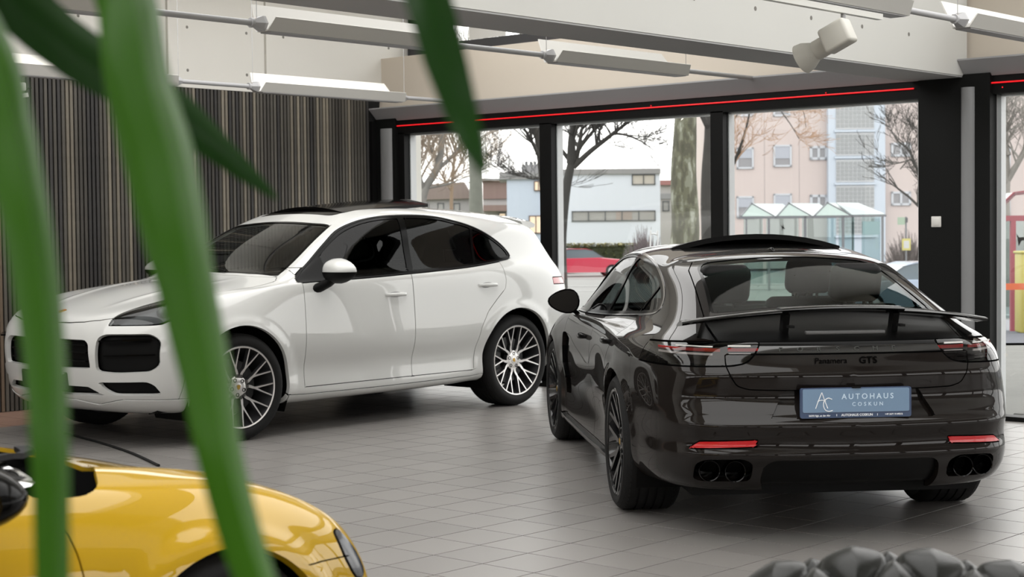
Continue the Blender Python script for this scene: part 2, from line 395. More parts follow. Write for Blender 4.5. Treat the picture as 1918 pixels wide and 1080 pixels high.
# side of the hall behind and to the right of the photographer: unseen, dark walls and window bands assumed for light and reflections
DARKWALL = mat('dark_brown_wall', (.045, .036, .030), .7, noise=(3, .1))
DIMWALL = mat('grey_brown_wall', (.14, .125, .11), .8, noise=(3, .1))
wall_right = box_obj('wall_right', (4.0, -4.0, -.1), (4.2, WY+.2, .75), DARKWALL, kind='structure')
box_obj('upper_wall', (4.0, -4.0, 2.35), (4.2, WY+.2, 4.2), DIMWALL, wall_right)
for k in range(8): box_obj('post', (4.02, -4.0+2.2*k, .7), (4.14, -3.80+2.2*k, 2.4), FRAME, wall_right)
wall_front = box_obj('wall_front', (WX, -4.2, -.1), (4.0, -4.0, 1.55), DARKWALL, kind='structure')
box_obj('upper_wall', (WX, -4.2, 2.45), (4.0, -4.0, 4.2), DIMWALL, wall_front)
for k in range(8): box_obj('post', (WX+2.2*k, -4.14, 1.5), (WX+.16+2.2*k, -4.02, 2.5), FRAME, wall_front)

# fluorescent lamp rows on rods
LAMP_WHITE = mat('lamp_enamel', (.62, .61, .58), .45)
LAMP_GREY = mat('lamp_enamel_grey', (.40, .40, .41), .5)
TUBE_ON = mat('lit_tube', (.9, .9, .9), .5, emit=(1.0, .95, .86), estr=22.0)
TUBE_OFF = mat('unlit_tube', (.75, .75, .75), .3)
def lamp(x, ya, yb, z, label, on):
    t = empty('ceiling_lamp', (x, (ya+yb)/2, z), 0, label, 'lamp', 'trough lamps in rows under the roof'); L2 = (yb-ya)/2
    sec = [(.055, -.045), (.10, .035), (.094, .038), (.048, -.036), (-.048, -.036), (-.165, .140), (-.172, .137), (-.055, -.045)]
    m = MB(); sk = lambda s_, p: (p[0], s_*(L2-.06-.35*max(0, (p[1]+.045))*1.0), p[1])
    m.rings([[sk(-1, p) for p in sec], [sk(1, p) for p in sec]], True); m.build('reflector', LAMP_WHITE, t)
    m = MB(); m.box((-.050, -L2+.09, -.052), (.050, L2-.09, -.044)); m.build('lamp_tray', LAMP_GREY, t)
    m = MB(); m.tube([(0, -L2+.14, -.012), (0, L2-.14, -.012)], .013, 10); m.build('tube', TUBE_ON if on else TUBE_OFF, t, 60)
    for s_ in (-1, 1):
        m = MB(); m.lathe([(.012, -.07), (.026, -.055), (.052, 0), (.052, .02), (.001, .02)] if s_ < 0 else [(.001, -.02), (.052, -.02), (.052, 0), (.026, .055), (.012, .07)], 6, 'y', c=(0, s_*(L2-.05), 0)); m.build('end_cap', LAMP_GREY, t)
        m = MB(); m.tube([(0, s_*(L2-.02), .0), (0, s_*(L2-.02), 4.2-z)], .0025, 5); m.build('suspension_wire', STEEL, t)
        m = MB(); m.lathe([(.001, 0), (.012, 0), (.012, .03), (.001, .03)], 8, 'z', c=(0, s_*(L2-.02), .0)); m.build('wire_clip', GOLD, t)
def rod(x, ya, yb, z, label):
    m = MB(); m.tube([(x, ya, z), (x, yb, z)], .019, 10); m.tube([(x, yb-.02, z), (x, yb, z)], .03, 10)
    return tag(m.build('lamp_rod', LAMP_GREY, None, 60), label, 'rod', 'rods between the trough lamps')
NM = {0: 'along the slatted wall', 1: 'in the middle row below the beam', 2: 'in the row right of the beam'}
for r, (x, z, ls, on) in enumerate(((-11.25, 2.775, [(6.62, 8.35), (9.10, 10.98)], True), (-7.75, 2.76, [(3.70, 5.42), (6.30, 8.06), (8.97, 10.72)], False), (-4.66, 2.75, [(6.85, 8.60), (9.22, 10.95)], False))):
    names = [['lit white trough lamp, left one above the slatted wall', 'lit white trough lamp, right one above the slatted wall'],
             ['white trough lamp at the top left edge, behind the palm leaf', 'long unlit trough lamp at top left of centre', 'unlit trough lamp in front of the beige wall, below the concrete beam'],
             ['trough lamp at the top edge that carries the spotlight', 'trough lamp in the top right corner']][r]
    for (a, b_), nm in zip(ls, names): lamp(x, a, b_, z, nm, on)
    ends = [l[1]-.0 for l in ls]; starts = [l[0] for l in ls[1:]]+[WY-.03]
    rl = [['thin rod between the two lit lamps above the slatted wall', 'rod end from the right lit lamp to the beige wall'], ['rod at the top left, left of the long unlit lamp', 'rod between the two unlit lamps, behind the hanging leaf tip', 'dark rod end meeting the fascia over the windows'], ['pale rod at the top right between two trough lamps', 'rod end at the far right, right of the beam']][r]
    for a, b_, nm in zip(ends, starts, rl): rod(x, a+.01, b_-.01, z, nm)
    for k in range(2):                                                     # the rows run on behind the camera
        pass
# spotlight on its track
t = empty('spotlight', (-4.62, 7.83, 2.655), 0, 'white track spotlight hanging in front of the concrete beam', 'spotlight')
box_obj('track', (-.018, -.85, .0), (.018, .40, .032), mat('track_white', (.72, .72, .68), .4), t)
m = MB(); m.tube([(0, 0, .0), (0, 0, -.05), (-.01, -.02, -.085), (-.03, -.03, -.12)], [.014, .014, .016, .018], 10); m.build('swivel', LAMP_GREY, t, 60)
SPOTW = mat('spot_enamel', (.56, .55, .50), .45)
ax = Matrix.Translation((-.045, -.03, -.135)) @ Matrix.Rotation(math.radians(4), 4, 'Z') @ Matrix.Rotation(math.radians(-24), 4, 'Y')
m = MB(); m.rbox((-.02, -.135, -.095), (.145, -.03, .045), .018, 3); m.xf(ax).build('ballast_box', SPOTW, t, 50)
m = MB(); m.lathe([(.001, .03), (.052, .028), (.056, .02), (.056, -.10), (.001, -.105)], 28, 'x', c=(-.03, .035, .0)); m.xf(ax).build('lamp_barrel', SPOTW, t, 40)
m = MB(); m.lathe([(.045, -.09), (.060, -.12), (.080, -.16), (.086, -.20), (.082, -.20), (.055, -.12), (.001, -.10)], 28, 'x', c=(-.03, .035, 0)); m.xf(ax).build('reflector_bell', SPOTW, t, 40)
# small white wall spotlight at the far left end of the slats
t = empty('wall_sensor', (WX+.09, 7.50, 2.70), 0, 'small white bracket device at top left of the slatted wall', 'sensor')
m = MB(); m.rbox((-.05, -.09, .02), (.05, .06, .09), .012, 2); m.build('housing', mat('device_white', (.7, .7, .66), .4), t, 40)
m = MB(); m.bar([(-.0, -.05, -.04), (.0, .09, -.01)], .05, .035); m.bar([(-.09, 0, .0), (0, 0, .02)], .04, .03); m.build('bracket', mat('device_white', (.7, .7, .66), .4), t)
m = MB(); m.bar([(0, .05, .03), (0, .12, .05)], .06, .012); m.build('lens', BLACK, t)
# black cable across the floor
pts = [on_z(u, v, .009) for u, v in ((96, 806), (130, 813), (165, 822), (200, 832), (250, 849), (297, 871))]
m = MB(); m.tube(catmull(pts, 6), .011, 8, True, flat=.7)
tag(m.build('floor_cable', RUBBER, None, 60), 'black rubber cable running over the floor tiles behind the yellow car', 'cable')
# ------------------------------------------------------------------ the street outside
def xmat(name, col=(.5, .5, .5), *a, **k):      # street materials, all darkened by one factor to hold down the outdoor brightness
    return mat(name, tuple(c*.62 for c in col), *a, **k)
ERZ = CAM_YAW-math.pi/2
def depth_z(d): return -min(.9, max(0.0, .035*(d-17)))
def hor(u): return 440.6-.0108*u                      # horizon row of the photograph
class Site:
    """a place on the street: distance d, measured in the photograph at column u"""
    def __init__(s, u, d):
        s.u, s.d, s.k = u, d, d/CAM_F; p = at_depth(u, hor(u), d); s.x, s.y, s.z = p[0], p[1], depth_z(d)
    def X(s, u): return (u-s.u)*s.k
    def Z(s, v, u=None): return CAM_H+(hor(s.u if u is None else u)-v)*s.k-s.z
    def root(s, name, label, cat, group=None): return empty(name, (s.x, s.y, s.z), ERZ, label, cat, group)
ASPHALT = xmat('asphalt', (.24, .25, .275), .7, noise=(.6, .12), bump=(30, .1))
COBBLE = xmat('cobble_stone', (.18, .18, .165), .8, noise=(2.2, .22), var=.1)
GRAVEL = xmat('dark_gravel', (.13, .138, .165), .9, noise=(22, .45), bump=(40, .8))
GRASS = xmat('verge_grass', (.30, .32, .16), .9, noise=(3, .4), bump=(60, .6))
KERB = xmat('kerb_stone', (.48, .48, .47), .8, noise=(5, .15))
def gstrip(name, da, db, m, dz=0.0, n=1):
    b = MB(); ds = sorted({da, db, *[t for t in (17, 30, 42.7) if da < t < db]})
    L = []
    for d in ds:
        c = CAM_POS+AX_F*d; l = c-AX_R*90; r = c+AX_R*90; L.append([(l[0], l[1], depth_z(d)+dz), (r[0], r[1], depth_z(d)+dz)])
    b.rings(L, False, closed=False); o = b.build(name, m); o['kind'] = 'structure'; return o
b = MB(); b.add([(-200, -160, -.16), (160, -160, -.16), (160, 200, -1.3), (-200, 200, -1.3)], [(0, 1, 2, 3)]); g0 = b.build('ground', xmat('far_ground', (.30, .30, .29), .9)); g0['kind'] = 'structure'
cob = gstrip('pavement', 10, 24.2, COBBLE, -.035); gstrip('gravel_bed', 24.2, 30.5, GRAVEL, .0); gstrip('street', 30.5, 96, ASPHALT); gstrip('verge', 96, 140, GRASS, .01)
for k, d in enumerate((39.5, 61, 66)):
    b = MB(); c = CAM_POS+AX_F*d
    for a_, e_ in ((d, 0), (d+.35, .0)): pass
    L = [[tuple((CAM_POS+AX_F*(d+q)-AX_R*80)[:2])+(depth_z(d)+h_,), tuple((CAM_POS+AX_F*(d+q)+AX_R*80)[:2])+(depth_z(d)+h_,)] for q, h_ in ((0, -.02), (0, .10), (.4, .10), (.4, -.02))]
    b.rings(L, False, closed=False); o = b.build('kerb', KERB); o['kind'] = 'structure'
# cobbles close to the glass, one by one where they can be told apart
cb = MB(); cb.box((-.075, -.048, -.05), (.075, .048, .008)); cme = bpy.data.meshes.new('cobble'); cb2 = MB().rbox((-.094, -.058, -.05), (.094, .058, .010), .012, 1)
cme.from_pydata(cb2.v, [], cb2.f); cme.materials.append(COBBLE)
rc = random.Random(8); n_ = 0; rest = MB()
for r in range(60):
    for q in range(20):
        x = -5.72+q*.205+(r % 2)*.10; yv = WY+.22+r*.125
        pr = project(np.array([x, yv, 0])); 
        if not (1862 < pr[0] < 1935 and pr[1] > 650) or yv > 17.5: continue
        z = -.032+rc.uniform(-.004, .004)+depth_z(pr[2])
        if n_ < 280 and pr[1] > 668:
            o = bpy.data.objects.new('cobble', cme); COL.objects.link(o); o.parent = cob; o.location = (x+rc.uniform(-.006, .006), yv, z); o.rotation_euler = (0, 0, rc.uniform(-.05, .05)); n_ += 1
        else:
            rest.box((x-.094, yv-.058, z-.05), (x+.094, yv+.058, z+.01))
if rest.v: tag(rest.build('cobbles', COBBLE, cob), kind='stuff')

# ---- houses
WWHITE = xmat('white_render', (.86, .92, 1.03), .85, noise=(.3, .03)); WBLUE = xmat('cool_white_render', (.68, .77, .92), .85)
ROOFG = xmat('grey_roof_edge', (.36, .36, .37), .8); WINF = xmat('dark_window_frame', (.12, .13, .14), .5); WGLASS = xmat('house_window_glass', (.42, .42, .41), .15, 0, 0, .6)
WARM = xmat('lit_window', (.7, .55, .42), .4, emit=(1.0, .78, .55), estr=.7); BROWN = xmat('brown_cladding', (.30, .21, .19), .8)
def hbox(s, parent, name, u0, v0, u1, v1, y0, y1, m):      # box given by its photo corners on the facade, depth y0..y1 behind it
    um = (u0+u1)/2
    return MB().box((s.X(u0), y0, max(-.5, s.Z(v1, um))), (s.X(u1), y1, s.Z(v0, um))).build(name, m, parent)
def window_at(s, parent, u0, v0, u1, v1, fm, gm, bars=1, y=0.0, trans=0, blind=0, bm=None, fw=.07):
    um = (u0+u1)/2; x0, x1, z0, z1 = s.X(u0), s.X(u1), s.Z(v1, um), s.Z(v0, um)
    b = MB(); 
    for A, B in (((x0, z0), (x0+fw, z1)), ((x1-fw, z0), (x1, z1)), ((x0, z0), (x1, z0+fw)), ((x0, z1-fw), (x1, z1))): b.box((A[0], y-.06, A[1]), (B[0], y+.05, B[1]))
    for k in range(1, bars+1):
        xc = x0+(x1-x0)*k/(bars+1); b.box((xc-fw/2, y-.06, z0), (xc+fw/2, y+.05, z1))
    f = b.build('window_frame', fm, parent)
    for k in range(bars+1):
        a, c = x0+(x1-x0)*k/(bars+1), x0+(x1-x0)*(k+1)/(bars+1)
        MB().box((a+fw/2, y-.01, z0+fw/2), (c-fw/2, y+.02, z1-fw/2)).build('pane', gm, f)
    if blind: MB().box((x0+fw, y-.04, z1-(z1-z0)*blind), (x1-fw, y-.012, z1-fw)).build('roller_blind', bm, f)
    return f
s = Site(1140, 112); h = s.root('house', 'white flat-roofed house with a long strip window, behind the hedge', 'house', 'houses across the street')
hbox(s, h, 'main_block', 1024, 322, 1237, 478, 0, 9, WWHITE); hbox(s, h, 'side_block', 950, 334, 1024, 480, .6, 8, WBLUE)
hbox(s, h, 'roof_edge', 1022, 316, 1238, 326, -.15, 9.2, ROOFG); hbox(s, h, 'roof_edge', 936, 322, 1024, 335, .4, 8.2, ROOFG)
c = hbox(s, h, 'chimney_block', 979, 306, 1018, 323, 2, 4, ROOFG)
for u in (985, 994, 1002): hbox(s, c, 'chimney_pot', u, 299, u+5, 307, 2.6, 2.8, WINF)
window_at(s, h, 1184, 326, 1228, 346, WINF, xmat('cream_curtain', (.66, .62, .56), .6), 1); window_at(s, h, 1001, 338, 1018, 357, xmat('brown_frame', (.20, .13, .11), .6), WARM, 1, .55)
window_at(s, h, 991, 403, 1017, 437, xmat('brown_frame', (.20, .13, .11), .6), WARM, 1, .55)
window_at(s, h, 1071, 394, 1228, 414, WINF, WGLASS, 4)
hbox(s, h, 'brown_panel', 1154, 396, 1184, 411, -.03, .02, xmat('wood_panel', (.42, .36, .33), .7))
s = Site(1262, 125); h = s.root('house', 'low reddish-roofed building seen between white house and thick plane tree', 'house', 'houses across the street')
hbox(s, h, 'wall', 1236, 345, 1290, 485, 0, 8, xmat('far_render', (.55, .53, .52), .85)); hbox(s, h, 'roof', 1234, 337, 1292, 346, -.3, 8, xmat('red_roof', (.42, .20, .19), .8)); hbox(s, h, 'band', 1236, 362, 1290, 372, -.1, .1, ROOFG)
window_at(s, h, 1241, 376, 1254, 395, WINF, WGLASS, 0)
s = Site(930, 130); h = s.root('house', 'brown-clad house left of the white house', 'house', 'houses across the street')
hbox(s, h, 'upper_wall', 905, 337, 955, 372, 0, 8, BROWN); hbox(s, h, 'lower_wall', 905, 372, 955, 480, .2, 8, xmat('far_render', (.55, .53, .52), .85)); hbox(s, h, 'balcony', 906, 384, 952, 395, -1, .2, BROWN); hbox(s, h, 'eave', 903, 334, 957, 338, -.4, 8, ROOFG)
window_at(s, h, 934, 398, 948, 408, WINF, WARM, 0, .1)
s = Site(830, 135); h = s.root('house', 'low pitched-roof house behind the bare trees at the left', 'house', 'houses across the street')
hbox(s, h, 'wall', 770, 372, 882, 485, 0, 8, xmat('pale_far_wall', (.50, .49, .50), .85))
m = MB(); m.prism([(s.X(765), s.Z(374)), (s.X(886), s.Z(372)), (s.X(870), s.Z(341)), (s.X(800), s.Z(345))], -.4, 8, 1); m.build('roof', xmat('brown_roof', (.30, .24, .22), .85), h)
for u in (792, 820, 850): window_at(s, h, u, 380, u+12, 396, WINF, WGLASS, 0)

# pink apartment block
PINK = xmat('pink_render', (.76, .66, .63), .85, noise=(.25, .05)); PALE = xmat('pale_blue_render', (.70, .78, .88), .85); WF = xmat('white_window_frame', (.70, .73, .78), .5); BLK = xmat('glass_block', (.40, .42, .43), .25); JNT = xmat('block_joint', (.66, .68, .70), .7)
SHUT = xmat('roller_shutter', (.54, .57, .64), .6); DKG = xmat('dark_room_glass', (.33, .33, .35), .2, 0, 0, .6)
s = Site(1540, 90); h = s.root('apartment_block', 'pink apartment block with pale stairwell of glass blocks', 'building')
hbox(s, h, 'facade', 1338, 60, 1980, 500, 0, 10, PINK)
hbox(s, h, 'stair_tower', 1549, 50, 1655, 500, -.45, .2, PALE)
for v0, v1 in ((200, 240), (252, 289), (302, 338), (350, 388), (400, 436)):
    f = hbox(s, h, 'block_window', 1563, v0-3, 1634, v1+3, -.49, -.44, JNT); b = MB()
    for i in range(9):
        for j in range(5):
            du, dv = 71/9, (v1-v0)/5; b.box((s.X(1563+du*i+1), -.51, s.Z(v0+dv*(j+1)-.8, 1600)), (s.X(1563+du*(i+1)-1), -.48, s.Z(v0+dv*j+.8, 1600)))
    tag(b.build('glass_blocks', BLK, f), kind='stuff'); hbox(s, f, 'ledge', 1560, v1+4, 1637, v1+8, -.55, -.44, PALE)
for v0, v1 in ((276, 316), (367, 408)):
    window_at(s, h, 1380, v0, 1412, v1, WF, DKG, 0, -.02, 0, .5, SHUT, .1); window_at(s, h, 1449, v0-5, 1483, v1-4, WF, DKG, 0, -.02, 0, .62, SHUT, .1)
    window_at(s, h, 1517, v0-3, 1550, v0+23, WF, DKG, 1, -.02, fw=.14); window_at(s, h, 1669, v0-9, 1706, v0+17, WF, DKG, 1, -.02, fw=.12)
    window_at(s, h, 1860, v0, 1892, v0+36, WF, DKG, 1, -.02, fw=.1)
for v in (176,):
    for u in (1380, 1449): window_at(s, h, u, v, u+32, v+42, WF, DKG, 0, -.02, 0, .5, SHUT, .1)
for u in (1432, 1497): hbox(s, h, 'facade_joint', u, 60, u+1, 500, -.012, .01, xmat('joint_pink', (.55, .50, .49), .9))

# ---- hedge, bush
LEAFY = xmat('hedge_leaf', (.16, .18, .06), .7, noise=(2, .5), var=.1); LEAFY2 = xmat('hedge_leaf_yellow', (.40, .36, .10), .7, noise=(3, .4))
def scatter(name, pts, size, m, parent, rr):
    """many small leaf-shaped quads: one object of kind stuff"""
    V, F = [], []
    for p in pts:
        a, t = rr.uniform(0, 6.283), rr.uniform(-1, 1); n1 = np.array([math.cos(a), math.sin(a), t*.6]); n1 /= np.linalg.norm(n1); n2 = np.cross(n1, [0.1, .2, 1]); n2 /= np.linalg.norm(n2); q = size*rr.uniform(.6, 1.4); k = len(V)
        V += [tuple(p-n1*q), tuple(p+n2*q*.45), tuple(p+n1*q), tuple(p-n2*q*.45)]; F.append((k, k+1, k+2, k+3))
    me = bpy.data.meshes.new(name); me.from_pydata(V, [], F); return tag(link_mesh(name, me, m, parent), kind='stuff')
rr = random.Random(2)
s = Site(1110, 95); h = s.root('hedge', 'long clipped green hedge in front of the white house', 'hedge')
x0, x1 = s.X(960), s.X(1215); zt = s.Z(457)
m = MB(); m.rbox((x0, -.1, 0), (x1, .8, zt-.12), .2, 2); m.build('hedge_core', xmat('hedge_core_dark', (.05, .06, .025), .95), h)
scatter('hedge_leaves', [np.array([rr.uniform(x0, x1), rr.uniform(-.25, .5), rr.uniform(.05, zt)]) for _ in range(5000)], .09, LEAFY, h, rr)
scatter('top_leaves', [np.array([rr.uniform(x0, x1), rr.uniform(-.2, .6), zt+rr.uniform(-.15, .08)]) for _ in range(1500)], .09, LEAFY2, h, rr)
TWIG = xmat('bush_twig', (.16, .115, .125), .8)
def bush(u, d, u0, u1, vt, label, n=420, m=TWIG, grp=None):
    s = Site(u, d); h = s.root('bush', label, 'bush', grp or 'bare bushes across the street'); b = MB(); w = (u1-u0)/2*s.k; H = s.Z(vt); r_ = random.Random(u)
    for k in range(n):
        a = r_.uniform(0, 6.283); t = r_.random()**.6; dx, dy = math.cos(a)*w*t, math.sin(a)*w*t*.7; hh = H*(1-.45*t*t)*r_.uniform(.55, 1.0)
        b.tube([(dx*.25, dy*.25, 0), (dx*.7, dy*.7, hh*.55), (dx*1.05+r_.uniform(-.1, .1), dy, hh)], [.022, .014, .006], 3, False)
    st = MB(); st.tube([(0, 0, 0), (.02, 0, .4), (0, .02, .8)], [.09, .07, .04], 6); st.build('stem', TWIG, h)
    tag(b.build('twigs', m, h, recalc=False), kind='stuff')
bush(1207, 70, 1168, 1246, 416, 'purplish bare bush beside the brown fastback roof, in front of the white house')
bush(1700, 66, 1655, 1745, 425, 'dense bare bush behind the yellow sign', 520, xmat('bush_twig_brown', (.20, .17, .165), .8))

# ---- trees
BARK = xmat('dark_bark', (.055, .052, .047), .9, noise=(4, .3)); BARKG = xmat('grey_bark', (.30, .29, .27), .9, noise=(4, .3)); BARKL = xmat('pale_bark', (.36, .34, .31), .9, noise=(5, .25))
def plane_bark():
    m = xmat('plane_bark', (.2, .2, .15), .85, bump=(9, .4)); nt = m.node_tree; b = nt.nodes['Principled BSDF']
    tc = nt.nodes.new('ShaderNodeTexCoord'); mp = nt.nodes.new('ShaderNodeMapping'); mp.inputs['Scale'].default_value = (4, 4, 1.5); v = nt.nodes.new('ShaderNodeTexNoise'); v.inputs['Scale'].default_value = 1.6; v.inputs['Detail'].default_value = 3; r = nt.nodes.new('ShaderNodeValToRGB')
    nt.links.new(tc.outputs['Object'], mp.inputs[0]); nt.links.new(mp.outputs[0], v.inputs['Vector']); nt.links.new(v.outputs['Fac'], r.inputs[0])
    r.color_ramp.interpolation = 'CONSTANT'; r.color_ramp.elements[0].color = (.06, .06, .038, 1); r.color_ramp.elements[1].position = .5; r.color_ramp.elements[1].color = (.105, .105, .068, 1)
    for p, c in ((.42, (.075, .073, .05, 1)), (.57, (.17, .175, .13, 1)), (.64, (.27, .28, .23, 1))): e = r.color_ramp.elements.new(p); e.color = c
    nt.links.new(r.outputs[0], b.inputs['Base Color']); return m
PLANE = plane_bark()
def tree(u, d, label, path, r0, bm, seed, levels=4, nb=3, twig=None, boughs=None, spread=.62, grp=None, tw_len=1.0, nroot=5):
    """path: trunk points as photo (u, v); boughs grow from it and fork into twigs"""
    s = Site(u, d); root = s.root('tree', label, 'tree', grp or 'bare street trees'); r_ = random.Random(seed)
    P = [np.array([s.X(a), 0.0, s.Z(b, a)]) for a, b in path]
    if P[0][2] > 0: P = [np.array([P[0][0], 0, 0])]+P
    R = np.interp(np.linspace(0, 1, len(P)), [0, .08, 1], [r0*1.15, r0, r0*.6])
    PP = catmull(P, 5); RR = np.interp(np.linspace(0, 1, len(PP)), np.linspace(0, 1, len(P)), R)
    m = MB(); m.tube(PP, list(RR), 12); m.build('trunk', bm, root, 60)
    tw = MB(); bo = []
    def grow(p, dr, L, r, lev, mb):
        n = 4; pts = [p]; q = p.copy(); dd = dr.copy(); rad = [r]
        for k in range(n):
            dd = dd+np.array([r_.uniform(-.22, .22), r_.uniform(-.22, .22), r_.uniform(-.10, .16)]); dd /= np.linalg.norm(dd); q = q+dd*L/n; pts.append(q); rad.append(r*(1-.55*(k+1)/n))
        mb.tube(pts, [max(q_, .0065) for q_ in rad], 5 if lev > 1 else 3, False)
        if lev == 0: return
        for k in range(nb+(2 if lev == 1 else 1)):
            i = r_.choice([1, 2, 3, 4]); a = r_.uniform(0, 6.283); d2 = dd*.75+np.array([math.cos(a), math.sin(a)*.8, r_.uniform(-.25, .75)])*spread; d2 /= np.linalg.norm(d2)
            grow(pts[i], d2, L*r_.uniform(.5, .75), rad[i]*.62, lev-1, tw)
    if boughs:
        for bp in boughs:
            B = [np.array([s.X(a), 0.0+k_*.25*(1 if len(bo) % 2 else -1), s.Z(b, a)]) for k_, (a, b) in enumerate(bp[0])]; BB = catmull(B, 5); rb = bp[1]
            m = MB(); rad = list(np.linspace(rb, rb*.3, len(BB))); m.tube(BB, rad, 8); bo.append(m.build('bough', bm, root, 60))
            for k in range(int(1.5*(bp[2] if len(bp) > 2 else 7))):
                i = r_.randrange(len(BB)//4, len(BB)); dr = BB[min(i+1, len(BB)-1)]-BB[max(i-1, 0)]; dr /= np.linalg.norm(dr); a = r_.uniform(0, 6.283); dr = dr*.6+np.array([math.cos(a), math.sin(a), r_.uniform(-.1, .7)])*spread; dr /= np.linalg.norm(dr)
                grow(BB[i], dr, tw_len*r_.uniform(.7, 1.3), rad[i]*.5, levels-2, tw)
    for k in range(nroot):
        t = PP[-1-k*2 if k < 3 else -1]; a = 6.283*k/nroot+r_.uniform(-.4, .4); dr = np.array([math.cos(a)*.7, math.sin(a)*.7, .9]); dr /= np.linalg.norm(dr)
        m = MB(); grow(t, dr, tw_len*2.2, RR[-1]*.6, levels-1, m); bo.append(m.build('bough', bm, root, 60, recalc=False))
    tag(tw.build('twigs', twig or bm, root, recalc=False), kind='stuff'); return root
tree(1281, 31, 'thick plane tree trunk with mottled green bark, left of the pink block', [(1281, 640), (1280, 500), (1284, 420), (1281, 330), (1284, 260), (1286, 205), (1288, 120)], .30, PLANE, 3, 3, 2, nroot=4)
tree(1328, 40, 'dark trunk directly right of the thick plane tree', [(1328, 600), (1327, 450), (1325, 380), (1326, 320), (1330, 260), (1332, 190)], .20, BARK, 5, 3, 2, nroot=3)
tree(1055, 44, 'dark leaning tree with forked boughs in front of the white house', [(1052, 560), (1050, 470), (1053, 420), (1060, 360), (1068, 320), (1073, 300)], .17, BARK, 7, 4, 3, boughs=[([(1071, 305), (1072, 260), (1076, 225), (1080, 190)], .13, 9), ([(1078, 310), (1087, 270), (1093, 240), (1100, 205)], .08, 9), ([(1076, 312), (1105, 285), (1135, 262), (1155, 247), (1185, 228), (1230, 225)], .085, 12), ([(1150, 250), (1175, 252), (1205, 263), (1232, 280)], .04, 8), ([(1093, 240), (1115, 222), (1128, 200)], .04, 6)], nroot=2, tw_len=.9)
tree(1020, 50, 'dark tree partly hidden by the second window bar', [(1030, 560), (1028, 460), (1022, 380), (1016, 310), (1010, 260), (1004, 225)], .17, BARK, 9, 4, 3, boughs=[([(1014, 300), (1000, 270), (985, 245), (975, 222)], .07, 9), ([(1010, 262), (992, 232), (985, 205)], .07, 8), ([(1018, 330), (1000, 336), (975, 330)], .03, 8)], nroot=2, tw_len=1.1)
tree(893, 52, 'pale trunk directly left of the hanging leaf tip', [(893, 560), (893, 460), (892, 390), (892, 320), (890, 250), (888, 180)], .27, xmat('grey_green_bark', (.25, .26, .22), .9, noise=(3, .3)), 11, 3, 2, nroot=3)
tree(795, 58, 'bare tree with a curved trunk at the left window edge', [(790, 560), (788, 430), (790, 385), (798, 352), (815, 325), (825, 300), (829, 270), (832, 230)], .17, BARKG, 13, 4, 4, twig=mat('pale_twig', (.27, .22, .17), .9), boughs=[([(795, 355), (788, 330), (784, 290), (782, 240)], .10, 10), ([(818, 320), (845, 295), (870, 262), (885, 235)], .08, 12), ([(800, 352), (840, 345), (880, 330)], .05, 10), ([(822, 305), (806, 270), (800, 235)], .07, 10)], nroot=4, tw_len=1.5)
tree(848, 75, 'slim bare tree behind the curved-trunk tree', [(850, 540), (848, 450), (846, 380), (850, 320), (856, 270)], .10, xmat('tan_bark', (.34, .25, .17), .9), 15, 4, 4, boughs=[([(848, 360), (830, 330), (815, 300)], .06, 9), ([(850, 330), (866, 300), (880, 270)], .06, 9)], nroot=4, tw_len=1.7)
tree(1360, 55, 'bare tree standing behind the third window bar, its boughs reaching right', [(1350, 590), (1350, 470), (1350, 400), (1351, 360)], .12, BARK, 17, 4, 3, twig=mat('rust_twig', (.36, .24, .16), .9), boughs=[([(1351, 365), (1368, 318), (1382, 280), (1392, 245), (1400, 200)], .075, 8), ([(1352, 350), (1356, 300), (1372, 240), (1398, 195)], .05, 8), ([(1400, 200), (1440, 190), (1470, 225), (1490, 262)], .035, 7), ([(1410, 185), (1490, 180), (1510, 205), (1518, 235)], .03, 5)], nroot=1, tw_len=.8)
tree(1735, 48, 'bare tree behind the black pillar, twigs reaching left', [(1740, 580), (1738, 450), (1738, 380)], .13, BARK, 19, 4, 3, boughs=[([(1738, 385), (1722, 340), (1700, 300), (1675, 318)], .05, 6), ([(1738, 380), (1712, 290), (1690, 262), (1680, 240)], .05, 6), ([(1738, 370), (1725, 300), (1712, 230)], .05, 8)], nroot=2, tw_len=.7)
tree(1886, 46, 'pale forked tree seen through the rightmost pane', [(1884, 560), (1884, 440), (1883, 390), (1884, 360), (1886, 330)], .17, BARKL, 21, 4, 3, twig=BARKL, boughs=[([(1884, 345), (1872, 305), (1862, 262), (1858, 210)], .10, 8), ([(1886, 330), (1890, 270), (1894, 220), (1900, 180)], .10, 10), ([(1886, 340), (1905, 300), (1918, 270), (1930, 230)], .09, 8), ([(1890, 290), (1880, 240), (1876, 200)], .06, 8)], nroot=1, tw_len=.8)

